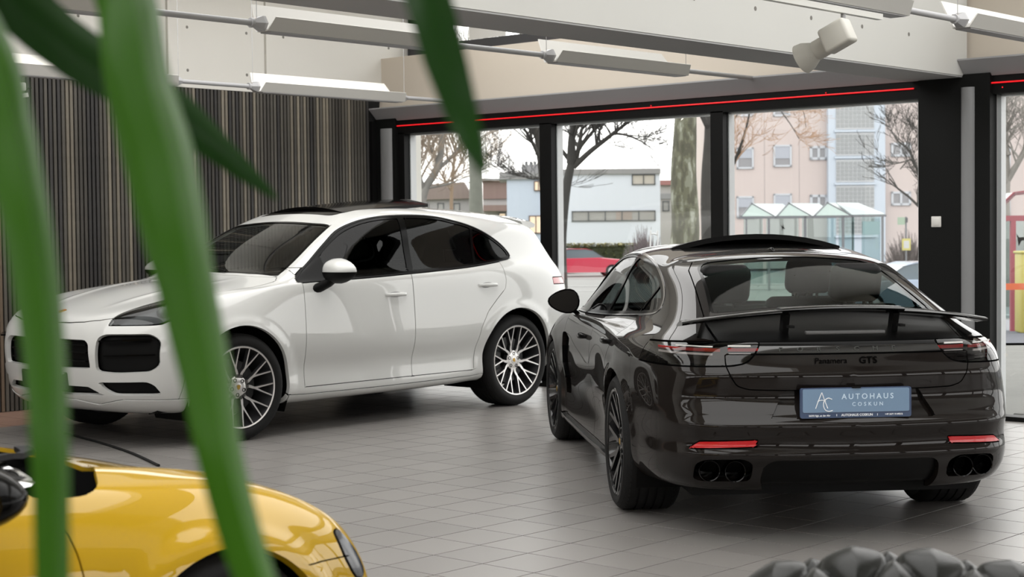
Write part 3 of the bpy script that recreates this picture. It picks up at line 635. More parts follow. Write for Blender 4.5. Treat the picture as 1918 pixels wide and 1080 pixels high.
# ---- bus shelter
SGLASS = glass_mat('shelter_glass', (.72, .80, .80), 1.0); SROOF = xmat('shelter_roof_glass', (.55, .63, .63), .25, 0, 0, .6); SFRAME = xmat('shelter_frame_grey', (.22, .23, .25), .5)
s = Site(1525, 60); h = s.root('bus_shelter', 'glass bus shelter with three gabled roofs in front of the pink block', 'shelter')
ye, yr = 0.0, 1.7
for k, (u0, um, u1) in enumerate(((1388, 1412, 1450), (1456, 1482, 1519), (1526, 1555, 1593))):
    zE, zR = s.Z(403), s.Z(379)
    A, B_, Cc = (s.X(u0), ye, zE), (s.X(um), ye+.5, zR), (s.X(u1), ye, zE)
    m = MB(); m.add([A, B_, (s.X(um)+1.05, yr, zR), (s.X(u0)+1.05, yr, zE), (s.X(u0), ye, zE-.03), (s.X(um), ye+.5, zR-.03), (s.X(um)+1.05, yr, zR-.03), (s.X(u0)+1.05, yr, zE-.03)], [(0, 1, 2, 3), (7, 6, 5, 4), (0, 4, 5, 1), (1, 5, 6, 2), (2, 6, 7, 3), (3, 7, 4, 0)]); m.build('roof_pane', SROOF, h)
    m = MB(); m.add([Cc, B_, (s.X(um)+1.35, yr, zR), (s.X(u1)+1.25, yr, zE), (s.X(u1), ye, zE-.03), (s.X(um), ye+.5, zR-.03), (s.X(um)+1.35, yr, zR-.03), (s.X(u1)+1.25, yr, zE-.03)], [(3, 2, 1, 0), (4, 5, 6, 7), (0, 1, 5, 4), (1, 2, 6, 5), (2, 3, 7, 6), (3, 0, 4, 7)]); m.build('roof_pane', SROOF, h)
    m = MB(); m.add([A, B_, Cc, (A[0], A[1]+.03, A[2]), (B_[0], B_[1]+.03, B_[2]), (Cc[0], Cc[1]+.03, Cc[2])], [(2, 1, 0), (3, 4, 5), (0, 1, 4, 3), (1, 2, 5, 4), (2, 0, 3, 5)]); m.build('gable_glass', xmat('gable_glass_green', (.45, .55, .52), .2), h)
    m = MB(); m.bar([A, B_], .045, .045); m.bar([Cc, B_], .045, .045); m.build('rafter', SFRAME, h); m = MB(); m.bar([(s.X(u0)-.08, ye, zE-.05), (s.X(u1)+.08, ye, zE-.05)], .07, .09); m.build('eave_beam', SFRAME, h)
    m = MB(); m.ball((B_[0], B_[1], B_[2]), .05, 8, 5); m.build('ridge_knob', SFRAME, h)
m = MB(); m.add([(s.X(1572), ye+.5, s.Z(379)), (s.X(1626), yr, s.Z(379)), (s.X(1657), ye, s.Z(401)), (s.X(1596), ye, s.Z(402)), (s.X(1572), ye+.5, s.Z(381)), (s.X(1626), yr, s.Z(381)), (s.X(1657), ye, s.Z(404)), (s.X(1596), ye, s.Z(405))], [(3, 2, 1, 0), (4, 5, 6, 7), (0, 1, 5, 4), (1, 2, 6, 5), (2, 3, 7, 6), (3, 0, 4, 7)]); m.build('roof_pane', SROOF, h)
m = MB(); m.bar([(s.X(1594), ye, s.Z(403)-.03), (s.X(1660), ye, s.Z(403)-.03)], .07, .08); m.build('eave_beam', SFRAME, h)
for u, y, w in ((1398, ye, .035), (1440, ye, .06), (1508, ye, .07), (1579, ye, .07), (1612, yr-.3, .04), (1653, ye, .06)):
    m = MB(); m.box((s.X(u)-w/2-.01, y-w/2, 0), (s.X(u)+w/2+.01, y+w/2, s.Z(404))); m.build('post', SFRAME, h)
for u0, u1, y in ((1400, 1437, 1.0), (1443, 1505, 1.0), (1511, 1576, 1.0), (1581, 1611, 1.0), (1615, 1650, .1)):
    MB().box((s.X(u0), y, .3), (s.X(u1), y+.012, s.Z(406))).build('glass_panel', SGLASS, h)
for u, v in ((1475, 424),):       # bird silhouette on the glass
    x, z = s.X(u), s.Z(v); m = MB(); m.prism([(x-.10, z+.10), (x-.02, z+.02), (x+.0, z+.14), (x+.03, z-.0), (x+.10, z-.09), (x+.0, z-.05), (x-.03, z-.16), (x-.04, z-.03)], .985, .995, 1); m.build('bird_sticker', BLACK, h)
box_obj('timetable_board', (s.X(1616), .0, s.Z(440)), (s.X(1648), .05, s.Z(415)), xmat('blue_green_board', (.30, .46, .48), .5), h)
# stop sign post
s = Site(1697, 58); h = s.root('sign_post', 'thin post with a small yellow timetable board beside the shelter', 'sign')
m = MB(); m.tube([(0, 0, 0), (0, 0, s.Z(405))], .03, 8); m.build('post', SFRAME, h); box_obj('yellow_board', (s.X(1689), -.05, s.Z(468)), (s.X(1705), -.03, s.Z(446)), xmat('yellow_board', (.75, .68, .22), .5), h)
box_obj('paper', (s.X(1692), -.06, s.Z(464)), (s.X(1702), -.05, s.Z(450)), xmat('street_white', (.72, .72, .72), .6), h); box_obj('green_sign', (s.X(1681), -.02, s.Z(420)), (s.X(1695), .0, s.Z(406)), xmat('pale_green_sign', (.45, .58, .45), .6), h); box_obj('dark_sign', (s.X(1695), -.03, s.Z(416)), (s.X(1700), .03, s.Z(407)), WINF, h)

# ---- cars on the street
def street_car(u, d, name, label, col, v_roof, face, L=4.3, rz=0.0):
    s = Site(u, d); h = s.root(name, label, 'car'); h.rotation_euler = (0, 0, ERZ+rz); f = face
    pm_ = paint_mat('street_'+label.split()[0]+'_paint', col)
    prof = [(-.5*L, .35), (-.5*L, .75), (-.47*L, .88), (-.36*L, .95), (.18*L, .98), (.40*L, .88), (.49*L, .70), (.5*L, .40), (.48*L, .25), (-.48*L, .25)]
    m = MB(); secs = []
    for y, ins in ((-.85, .06), (-.80, .0), (0, -.0), (.80, 0), (.85, .06)):
        secs.append([(f*x*(1-ins*.3), y, z-ins*.4*(z > .6)) for x, z in prof])
    m.rings(secs, True); m.build('body', pm_, h, 40)
    cab = [(-.40*L, .93), (-.27*L, 1.36), (-.18*L, 1.43), (.02*L, 1.42), (.10*L, 1.34), (.24*L, .96)]
    m = MB(); m.rings([[(f*x*(.97 if a else 1), y, z) for x, z in cab] for y, a in ((-.66, 1), (-.70, 0), (.70, 0), (.66, 1))], True); cb_ = m.build('cabin_glass', xmat('street_car_glass', (.20, .25, .28), .08, 0, 0, .8), h, 40)
    m = MB(); m.rings([[(f*x, y, z) for x, z in ((-.28*L, 1.34), (-.18*L, 1.445), (.02*L, 1.435), (.105*L, 1.33), (.02*L, 1.40), (-.18*L, 1.41))] for y in (-.69, .69)], True); m.build('roof', pm_, h, 40)
    for x in (-.31*L, .31*L):
        for y in (-.80, .80):
            w = MB(); w.lathe([(.001, -.09), (.29, -.09), (.32, -.06), (.32, .06), (.29, .09), (.001, .09)], 24, 'y', c=(f*x, y, .32)); wo = w.build('wheel', RUBBER, h, 40); w = MB(); w.lathe([(.001, -.10), (.20, -.095), (.20, .095), (.001, .10)], 20, 'y', c=(f*x, y, .32)); w.build('hub_cap', STEEL, wo, 40)
    for y in (-.6, .6):
        MB().box((f*(-.5*L)-.02, y-.17, .72), (f*(-.5*L)+.06, y+.17, .86)).build('tail_light', LAMP_RED0, h); MB().box((f*(.485*L)-.03, y-.16, .62), (f*(.485*L)+.03, y+.16, .74)).build('headlight', xmat('street_white', (.72, .72, .72), .6), h)
    return h
LAMP_RED0 = xmat('street_lamp_red', (.5, .02, .03), .3)
street_car(1090, 82, 'car.010', 'red car passing on the street, right of the second window bar', (.42, .02, .05), 458, 1, 4.4, .12)
street_car(1702, 44, 'car.011', 'blue-grey car on the street beside the black pillar', (.30, .36, .46), 475, -1, 4.5, math.pi*.06)
street_car(1005, 88, 'car.012', 'silver car behind the tail of the white SUV', (.5, .5, .52), 458, -1, 4.3, .1)
# red framed shelter behind the rightmost pane
RED = xmat('red_steel', (.42, .10, .13), .5); ORANGE = xmat('orange_band', (.80, .17, .06), .5)
s = Site(1897, 30); h = s.root('bus_shelter.001', 'red-framed glass shelter behind the rightmost pane', 'shelter')
m = MB(); m.box((-.045, -.045, 0), (.045, .045, s.Z(408))); m.build('post', RED, h)
m = MB(); m.box((s.X(2010)-.045, -.045, 0), (s.X(2010)+.045, .045, s.Z(408))); m.build('post', RED, h)
m = MB(); m.bar([(s.X(1850), 0, s.Z(408)), (s.X(2030), 0, s.Z(408))], .08, .10); m.build('eave_beam', RED, h)
m = MB(); m.bar([(s.X(1852), 0, s.Z(406)), (s.X(1900), .0, s.Z(362)), (s.X(1935), 0, s.Z(358))], .05, .07); m.build('rafter', RED, h)
m = MB(); m.rings([[(s.X(1852), y, s.Z(404)), (s.X(1900), y, s.Z(360)), (s.X(1970), y, s.Z(360)), (s.X(1970), y, s.Z(363)), (s.X(1901), y, s.Z(363)), (s.X(1856), y, s.Z(404))] for y in (-.1, 1.6)], True); m.build('roof_pane', SGLASS, h)
MB().box((s.X(1850), .6, .2), (s.X(2010), .615, s.Z(410))).build('glass_panel', SGLASS, h)
for u0, v0, u1, v1, nm in ((1860, 455, 1880, 530, 'poster'), (1874, 448, 1896, 508, 'poster'), (1862, 500, 1876, 560, 'poster')):
    MB().box((s.X(u0), .56, s.Z(v1)), (s.X(u1), .58, s.Z(v0))).build(nm, xmat('pale_blue_poster', (.50, .62, .70), .6), h)
x, z = s.X(1909), s.Z(445); m = MB(); m.prism([(x-.07, z+.08), (x-.02, z+.01), (x+.06, z+.02), (x+.10, z-.04), (x+.02, z-.05), (x-.03, z-.15), (x-.05, z-.02)], -.07, -.06, 1); m.build('bird_sticker', BLACK, h)
s = Site(1890, 28); h = s.root('barrier_rail', 'orange barrier rail crossing the rightmost pane', 'barrier')
m = MB(); m.bar([(s.X(1780), 0, s.Z(536)), (s.X(2050), 0, s.Z(536))], .03, .11); m.build('rail', ORANGE, h)
for u in (1790, 1960): m = MB(); m.box((s.X(u)-.03, -.03+.05, 0), (s.X(u)+.03, .03+.05, s.Z(536))); m.build('post', ORANGE, h)
s = Site(1925, 29); h = s.root('waste_bin', 'yellow bin at the right edge behind the orange barrier', 'bin')
m = MB(); m.rbox((s.X(1906), -.2, 0), (s.X(1945), .2, s.Z(472)), .04, 2); m.build('bin_body', xmat('bin_yellow', (.62, .56, .16), .5), h, 40); m = MB(); m.rbox((s.X(1904), -.22, s.Z(474)), (s.X(1947), .22, s.Z(469)), .02, 2); m.build('bin_lid', xmat('bin_yellow', (.62, .56, .16), .5), h, 40)
s = Site(1224, 26); h = s.root('bike_hoop', 'white steel hoop outside, just left of the brown fastback roof', 'bike stand')
m = MB(); m.tube(catmull([(s.X(1218), 0, 0), (s.X(1218), 0, s.Z(446)), (s.X(1220), 0, s.Z(439)), (s.X(1225), 0, s.Z(437)), (s.X(1230), 0, s.Z(440)), (s.X(1232), 0, s.Z(446)), (s.X(1232), 0, 0)], 4), .012, 8); m.build('hoop', xmat('hoop_white', (.8, .8, .8), .4), h, 60)
# ------------------------------------------------------------------ car bodies: smooth surface from section curves, cut into panels
def bs_matrix(n, sub):
    """rows evaluate a uniform cubic B-spline over n control points that are padded by one at each end"""
    rows = []
    for i in range(n-1):
        for k in range(sub):
            t = k/sub; r = np.zeros(n+2)
            r[i:i+4] = [(1-t)**3/6, (3*t**3-6*t*t+4)/6, (-3*t**3+3*t*t+3*t+1)/6, t**3/6]; rows.append(r)
    r = np.zeros(n+2); r[n-1:n+3-0][:3] = [1/6, 4/6, 1/6]; rows.append(r)
    return np.array(rows)
FLIP = np.array([1, -1, 1.0])
def pad(C):
    C = np.concatenate([(C[1]*FLIP)[None], C, (C[-2]*FLIP)[None]], 0)
    C = np.concatenate([(2*C[:, :1]-C[:, 1:2]), C, C[:, -2:-1]*FLIP], 1)
    return C
def loft(cols, su, sv, fit=5, amt=.8):
    P = np.array(cols, float); C = P.copy(); nu, nv = P.shape[:2]
    u1, v1 = bs_matrix(nu, 1), bs_matrix(nv, 1)
    for _ in range(fit):
        S = np.einsum('ia,jb,abk->ijk', u1, v1, pad(C)); C = C+amt*(P-S)
        C[0, :, 1] = 0; C[-1, :, 1] = 0; C[:, -1, 1] = 0
    S = np.einsum('ia,jb,abk->ijk', bs_matrix(nu, su), bs_matrix(nv, sv), pad(C))
    S[0, :, 1] = 0; S[-1, :, 1] = 0; S[:, -1, 1] = 0
    return S
class Shell:
    """triangle mesh with carried normals that can be cut along any signed field"""
    def __init__(s, S, bump=None):
        nu, nv = S.shape[:2]
        if bump is not None: S = bump(S)
        V = S.reshape(-1, 3); idx = np.arange(nu*nv).reshape(nu, nv)
        a, b, c, d = idx[:-1, :-1].ravel(), idx[1:, :-1].ravel(), idx[1:, 1:].ravel(), idx[:-1, 1:].ravel()
        F = np.concatenate([np.stack([a, b, c], 1), np.stack([a, c, d], 1)])
        V2 = V*FLIP; F2 = F[:, ::-1]+len(V)
        V = np.concatenate([V, V2]); F = np.concatenate([F, F2])
        key = np.round(V*20000).astype(np.int64); _, first, inv = np.unique(key, axis=0, return_index=True, return_inverse=True)
        inv = inv.ravel(); V = V[first]; F = inv[F]
        F = F[(F[:, 0] != F[:, 1]) & (F[:, 1] != F[:, 2]) & (F[:, 0] != F[:, 2])]
        fn = np.cross(V[F[:, 1]]-V[F[:, 0]], V[F[:, 2]]-V[F[:, 0]])
        N = np.zeros_like(V)
        for k in range(3): np.add.at(N, F[:, k], fn)
        N /= np.linalg.norm(N, axis=1, keepdims=True)+1e-12
        # outward: side vertices should point away from the centre line
        if (N[:, 1]*V[:, 1]).sum() < 0: N = -N; F = F[:, ::-1]
        s.V, s.N, s.F = V, N, F
    def cut(s, fn):
        g = fn(s.V); g = np.where(np.abs(g) < 1e-6, 1e-6, g)
        neg = g < 0; k = neg[s.F].sum(1); m = (k == 1) | (k == 2)
        if not m.any(): return
        T = s.F[m]; kk = k[m]; nt = neg[T]
        lone = np.where(kk == 1, nt.argmax(1), (~nt).argmax(1)); r = np.arange(len(T))
        A, B, C = T[r, lone], T[r, (lone+1) % 3], T[r, (lone+2) % 3]
        E = np.concatenate([np.sort(np.stack([A, B], 1), 1), np.sort(np.stack([A, C], 1), 1)])
        U, inv = np.unique(E, axis=0, return_inverse=True); inv = inv.ravel()
        t = (g[U[:, 0]]/(g[U[:, 0]]-g[U[:, 1]]))[:, None]
        nv = s.V[U[:, 0]]*(1-t)+s.V[U[:, 1]]*t; nn = s.N[U[:, 0]]*(1-t)+s.N[U[:, 1]]*t
        nn /= np.linalg.norm(nn, axis=1, keepdims=True)+1e-12
        base = len(s.V); p, q = base+inv[:len(T)], base+inv[len(T):]
        s.V = np.concatenate([s.V, nv]); s.N = np.concatenate([s.N, nn])
        s.F = np.concatenate([s.F[~m], np.stack([A, p, q], 1), np.stack([p, B, C], 1), np.stack([p, C, q], 1)])
    def centroids(s): return s.V[s.F].mean(1)
def edges_open(F):
    E = np.concatenate([F[:, [0, 1]], F[:, [1, 2]], F[:, [2, 0]]]); K = np.sort(E, 1)
    _, inv, cnt = np.unique(K, axis=0, return_inverse=True, return_counts=True)
    return E[cnt[inv.ravel()] == 1]
def shell_part(name, V, N, F, mats, parent, off=0.0, skirt=0.0, mi=None, skirt_mi=0):
    used, inv = np.unique(F, return_inverse=True); F = inv.reshape(F.shape); V = V[used]+N[used]*off; N = N[used]
    mi = np.zeros(len(F), int) if mi is None else mi
    if skirt:
        E = edges_open(F); b = len(V); vs = np.unique(E); mp = -np.ones(b, int); mp[vs] = np.arange(len(vs))
        d = V[E[:, 1]]-V[E[:, 0]]; sn = np.cross(d, N[E[:, 0]]); NN = np.zeros((b, 3))
        np.add.at(NN, E[:, 0], sn); np.add.at(NN, E[:, 1], sn); NN = NN[vs]/(np.linalg.norm(NN[vs], axis=1, keepdims=True)+1e-12)
        top, bot = b, b+len(vs)
        V = np.concatenate([V, V[vs], V[vs]-N[vs]*skirt]); N = np.concatenate([N, NN, NN])
        i0, i1 = mp[E[:, 0]], mp[E[:, 1]]
        Q = np.concatenate([np.stack([top+i1, top+i0, bot+i0], 1), np.stack([top+i1, bot+i0, bot+i1], 1)])
        F = np.concatenate([F, Q]); mi = np.concatenate([mi, np.full(len(Q), skirt_mi)])
    me = bpy.data.meshes.new(name)
    me.vertices.add(len(V)); me.vertices.foreach_set('co', V.astype(np.float32).ravel())
    me.loops.add(len(F)*3); me.loops.foreach_set('vertex_index', F.astype(np.int32).ravel())
    me.polygons.add(len(F)); me.polygons.foreach_set('loop_start', np.arange(0, len(F)*3, 3, dtype=np.int32))
    me.polygons.foreach_set('material_index', mi.astype(np.int32))
    me.update(calc_edges=True); me.shade_smooth()
    me.normals_split_custom_set_from_vertices(N.astype(np.float32))
    return link_mesh(name, me, mats, parent)
def poly_sdf(poly):
    P = np.asarray(poly, float); Q = np.roll(P, -1, 0)
    def f(X):
        d2 = np.full(len(X), 1e9); ins = np.zeros(len(X), bool)
        for a, b in zip(P, Q):
            e = b-a; w = X-a; t = np.clip((w@e)/(e@e+1e-12), 0, 1); d = w-t[:, None]*e; d2 = np.minimum(d2, (d*d).sum(1))
            c = ((a[1] <= X[:, 1]) & (b[1] > X[:, 1])) | ((b[1] <= X[:, 1]) & (a[1] > X[:, 1]))
            with np.errstate(divide='ignore', invalid='ignore'):
                xi = a[0]+(X[:, 1]-a[1])/(b[1]-a[1])*(b[0]-a[0])
            ins ^= c & (X[:, 0] < xi)
        d = np.sqrt(d2); return np.where(ins, -d, d)
    return f
def rounded(poly, r=.03, n=4):
    """polygon with rounded corners"""
    out = []; P = [np.asarray(p, float) for p in poly]; m = len(P)
    for i in range(m):
        a, b, c = P[i-1], P[i], P[(i+1) % m]; da, dc = a-b, c-b; la, lc = np.linalg.norm(da), np.linalg.norm(dc)
        q = min(r, la*.45, lc*.45); s, e = b+da/la*q, b+dc/lc*q
        for k in range(n+1):
            t = k/n; out.append((1-t)**2*s+2*t*(1-t)*b+t*t*e)
    return out
def side(poly, ymin=.3, which=0):      # region seen from the side; which: 0 both, +1 left, -1 right
    f = poly_sdf(poly)
    def g(V):
        d = f(V[:, [0, 2]]); y = np.abs(V[:, 1]) if which == 0 else V[:, 1]*which
        return np.maximum(d, ymin-y)
    return g
def front(poly, xlim, sgn=1, mirror=True):   # region seen from front (sgn 1) or rear (sgn -1): polygon in (y, z)
    f = poly_sdf([(-1.0 if (mirror and y == 0) else y, z) for y, z in poly])
    def g(V):
        y = np.abs(V[:, 1]) if mirror else V[:, 1]
        return np.maximum(f(np.stack([y, V[:, 2]], 1)), (xlim-V[:, 0])*sgn)
    return g
def top(poly, zmin, mirror=True):            # polygon in (x, y)
    f = poly_sdf([(x, -1.0 if (mirror and y == 0) else y) for x, y in poly])
    def g(V):
        y = np.abs(V[:, 1]) if mirror else V[:, 1]
        return np.maximum(f(np.stack([V[:, 0], y], 1)), zmin-V[:, 2])
    return g
def circle(cx, cz, r, ymin=.3):
    def g(V): return np.maximum(np.hypot(V[:, 0]-cx, V[:, 2]-cz)-r, ymin-np.abs(V[:, 1]))
    return g
def offs(f, d): return lambda V: f(V)-d
def inter(*fs): return lambda V: np.maximum.reduce([f(V) for f in fs])
def minus(a, b): return lambda V: np.maximum(a(V), -b(V))
def band(f, w=.002): return lambda V: np.abs(f(V))-w
class Body:
    """regions: list of (part name, field, material, offset, skirt) in order of priority; lines: panel gaps"""
    def __init__(s, shell): s.sh = shell; s.regs = []; s.lines = []; s.holes = []
    def region(s, name, f, m, off=0.0, skirt=0.0, gap=0.0, split=False, label=None):
        s.regs.append((name, f, m, off, skirt, split, label)); 
        if gap: s.lines.append((f, gap))
    def line(s, f, w=.0022, mask=None): s.lines.append((f, w) if mask is None else (f, w, mask))
    def hole(s, f): s.holes.append(f)
    def build(s, parent, paint, flange=.02, name='body_shell'):
        sh = s.sh
        for f in s.holes: sh.cut(f)
        c = sh.centroids(); k = np.ones(len(sh.F), bool)
        for f in s.holes: k &= f(c) > 0
        sh.F = sh.F[k]
        for r in s.regs: sh.cut(r[1])
        for l in s.lines:
            sh.cut(offs(l[0], -l[1])); sh.cut(offs(l[0], l[1]))
        c = sh.centroids(); lab = -np.ones(len(sh.F), int)
        for i, r in reversed(list(enumerate(s.regs))):
            lab[r[1](c) < 0] = i
        gap = np.zeros(len(sh.F), bool)
        for l in s.lines:
            g = np.abs(l[0](c)) < l[1]
            if len(l) > 2: g &= l[2](c)
            gap |= g
        out = {}
        for i, r in enumerate(s.regs):
            nm, f, m, off, skirt, split, label = r
            sel = (lab == i) & (~gap)
            if not sel.any(): print('EMPTY REGION', nm); continue
            groups = [sel] if not split else [sel & (c[:, 1] > 0), sel & (c[:, 1] <= 0)]
            for gsel in groups:
                if gsel.any():
                    o = shell_part(nm, sh.V, sh.N, sh.F[gsel], m, parent, off, skirt)
                    if label: o['label'] = label
                    out.setdefault(nm, []).append(o)
        sel = (lab == -1) & (~gap)
        out['body'] = shell_part(name, sh.V, sh.N, sh.F[sel], [paint], parent, 0, flange)
        if gap.any(): out['gap'] = shell_part('panel_gap', sh.V, sh.N, sh.F[gap], SHADOWGAP, parent, -.006)
        return out
def strip_along(mb, pts, nrm, w, h):
    """raised moulding along a line of surface points"""
    for_ = [np.asarray(p)+np.asarray(n)*h/2 for p, n in zip(pts, nrm)]
    L = []
    for i, p in enumerate(for_):
        d = for_[min(i+1, len(for_)-1)]-for_[max(i-1, 0)]; d /= np.linalg.norm(d); n = np.asarray(nrm[i]); a = np.cross(d, n); a /= np.linalg.norm(a)
        L.append([p+a*w/2+n*h/2, p-a*w/2+n*h/2, p-a*w/2-n*h/2, p+a*w/2-n*h/2])
    mb.rings(L, True)
def surf_at(shell, x, z, left=True):
    """point and normal of the flank at (x, z), by the nearest vertices"""
    V, N = shell.V, shell.N; s = V[:, 1] > .3 if left else V[:, 1] < -.3
    i = np.where(s)[0]; d = (V[i, 0]-x)**2+(V[i, 2]-z)**2; j = i[np.argsort(d)[:6]]; w = 1/(np.sort(d)[:6]+1e-6); w /= w.sum()
    p = (V[j]*w[:, None]).sum(0); n = (N[j]*w[:, None]).sum(0); return np.array([x, p[1], z]), n/np.linalg.norm(n)
def surf_rear(shell, y, z, sgn=-1):
    V, N = shell.V, shell.N; i = np.where((V[:, 0]*sgn > 1.0) & (N[:, 0]*sgn > .2))[0]
    d = (V[i, 1]-y)**2+(V[i, 2]-z)**2; j = i[np.argsort(d)[:6]]; w = 1/(np.sort(d)[:6]+1e-6); w /= w.sum()
    p = (V[j]*w[:, None]).sum(0); n = (N[j]*w[:, None]).sum(0); return np.array([p[0], y, z]), n/np.linalg.norm(n)
def surf_top(shell, x, y):
    V, N = shell.V, shell.N; i = np.where(N[:, 2] > .3)[0]
    d = (V[i, 0]-x)**2+(V[i, 1]-y)**2; j = i[np.argsort(d)[:6]]; w = 1/(np.sort(d)[:6]+1e-6); w /= w.sum()
    p = (V[j]*w[:, None]).sum(0); n = (N[j]*w[:, None]).sum(0); return np.array([x, y, p[2]]), n/np.linalg.norm(n)

# ------------------------------------------------------------------ wheels (axle along y, outer face at +y)
SILVER = mat('machined_alloy', (.72, .70, .68), .36, .8)
ALLOYDARK = mat('alloy_flank', (.08, .08, .085), .4, .6)
BLACKALLOY = mat('black_alloy', (.008, .008, .009), .22, 0, .6)
DISC = mat('brake_disc_steel', (.10, .10, .10), .45, 1.0)
CALIPER = mat('caliper_black', (.02, .02, .02), .4)
def make_wheel(R=.375, rim=.292, w=.28, face=SILVER, flank=ALLOYDARK, arms=5, dish=.035, crest=True, sp=.0098, tread=True):
    """returns a wheel (spoked rim) with tyre, hub cap, bolts and disc as children; outer tyre wall at y = 0, centre at the origin"""
    h = w
    b = MB()
    # barrel and lip
    b.lathe([(rim, -.012), (rim+.004, -.004), (rim-.004, 0), (rim-.013, -.006), (rim-.016, -.03), (rim-.035, -.10), (rim-.04, -h+.03), (rim, -h+.01)], 64, 'y', mi=1)
    b.lathe([(rim+.003, -.006), (rim-.003, .0015), (rim-.012, -.003)], 64, 'y', mi=0)
    # five double-Y arms
    def pol(r, a, t): return (r*math.cos(a), t, r*math.sin(a))
    depth = lambda r: -dish*(1-((r-.07)/(rim-.07))**1.0)*1.0-.006
    for k in range(arms):
        a0 = math.pi/2+2*math.pi*k/arms+.12
        for sg in (-1, 1):
            am = a0+sg*math.radians(360/arms/4)
            stem = [pol(.066, a0+sg*.24, -dish-.002), pol(.098, a0+sg*.20, depth(.098)), pol(.135, am-sg*.02, depth(.13))]
            def arm(P, W):
                PP = catmull(P, 5); n = len(PP); Ws = np.interp(np.linspace(0, 1, n), np.linspace(0, 1, len(W)), W)
                L0, L1 = [], []
                for i, p in enumerate(PP):
                    d = PP[min(i+1, n-1)]-PP[max(i-1, 0)]; d /= np.linalg.norm(d); a = np.cross(d, [0, 1.0, 0]); a /= np.linalg.norm(a)
                    L0.append([p+a*Ws[i]/2, p-a*Ws[i]/2]); L1.append([p+a*Ws[i]*.55-np.array([0, .035, 0]), p-a*Ws[i]*.55-np.array([0, .035, 0])])
                V = []; F0 = []; F1 = []
                for q, t in zip(L0, L1): V += [q[0], q[1], t[0], t[1]]
                for i in range(n-1):
                    c = 4*i
                    F0.append((c, c+1, c+5, c+4)); F1 += [(c, c+4, c+6, c+2), (c+1, c+3, c+7, c+5), (c+2, c+6, c+7, c+3)]
                base = len(b.v); b.v += [tuple(map(float, p)) for p in V]
                b.f += [tuple(base+j for j in f) for f in F0]; b.m += [0]*len(F0)
                b.f += [tuple(base+j for j in f) for f in F1]; b.m += [1]*len(F1)
            for s2 in (-1, 1):
                ae = am+s2*math.radians(360/arms/8)
                arm(stem+[pol(.2, am+s2*math.radians(360/arms/8)*.62, depth(.2)), pol(rim-.008, ae, depth(rim))], [.034, .020, sp*1.5, sp*1.1, sp])
    # hub
    b.lathe([(.001, -dish), (.040, -dish), (.074, -dish-.003), (.080, -dish-.008)], 40, 'y', mi=0); b.lathe([(.080, -dish-.008), (.082, -dish-.05), (.05, -.10), (.001, -.10)], 40, 'y', mi=1)
    wheel = b.build('wheel', [face, flank], None, 40, recalc=True)
    # tyre
    t = MB(); sw = R-rim
    prof = [(rim-.006, -.012), (rim+.006, -.002), (rim+sw*.25, .006), (rim+sw*.55, .006), (R-.022, -.004), (R-.008, -.018), (R-.0015, -.035)]
    grooves = [-.035-(h-.07)*q for q in (.2, .4, .6, .8)]
    for g in grooves:
        prof += [(R, g+.009), (R, g+.006), (R-.007, g+.005), (R-.007, g-.005), (R, g-.006)]
    prof += [(R-.0015, -h+.035), (R-.008, -h+.018), (R-.022, -h+.004), (rim+sw*.5, -h-.006), (rim, -h+.006), (rim-.01, -h+.02)]
    t.lathe(prof, 72, 'y')
    if tread:      # shoulder blocks: cross grooves as raised lugs on both shoulders
        for k in range(60):
            a = 2*math.pi*k/60
            for y0, y1 in ((-.036, -.008), (-h+.008, -h+.036)):
                P = []
                for da in (-.03, .03):
                    for yy, rr in (((y0, R+.0004), (y1, R-.0165)) if y0 > -h/2 else ((y0, R-.0165), (y1, R+.0004))):
                        P.append((math.cos(a+da)*rr, yy, math.sin(a+da)*rr))
                c = len(t.v); t.add(P+[(p[0]*.985, p[1], p[2]*.985) for p in P], [(0, 1, 3, 2), (0, 2, 6, 4), (1, 5, 7, 3), (0, 4, 5, 1), (2, 3, 7, 6)])
    t.build('tyre', RUBBER, wheel, 35)
    # tyre wall ribs
    # hub cap with crest
    cap = MB(); cap.lathe([(.0005, .004-dish), (.024, .0035-dish), (.029, .002-dish), (.030, -.003-dish)], 32, 'y')
    capo = cap.build('hub_cap', face, wheel, 40)
    if crest:
        cr = MB(); sh = [(0, -.021), (.011, -.012), (.016, .002), (.016, .014), (.006, .017), (0, .02), (-.006, .017), (-.016, .014), (-.016, .002), (-.011, -.012)]
        cr.prism([(a*.92, b_*.92) for a, b_ in sh], .0035-dish, .0055-dish, 1); cr.build('hub_crest', GOLD, wheel)
    for k in range(arms):
        a = math.pi/2+2*math.pi*(k+.5)/arms+.12
        m_ = MB(); m_.lathe([(.0145, -dish-.004), (.0145, .0012-dish), (.010, .0012-dish), (.009, -.003-dish), (.0005, -.003-dish)], 14, 'y', c=(.055*math.cos(a), 0, .055*math.sin(a)))
        m_.build('wheel_bolt', BLACK, wheel, 40)
    d = MB(); d.lathe([(.07, -.115), (.19, -.115), (.192, -.12), (.192, -.14), (.19, -.145), (.07, -.145)], 48, 'y'); d.build('brake_disc', DISC, wheel, 40)
    cl = MB()
    L = []
    for k in range(9):
        a = math.radians(20+50*k/8)
        L.append([(math.cos(a)*.13, -.085, math.sin(a)*.13), (math.cos(a)*.215, -.085, math.sin(a)*.215), (math.cos(a)*.215, -.17, math.sin(a)*.215), (math.cos(a)*.13, -.17, math.sin(a)*.13)])
    cl.rings(L, True); cl.build('brake_caliper', CALIPER, wheel, 40)
    return wheel
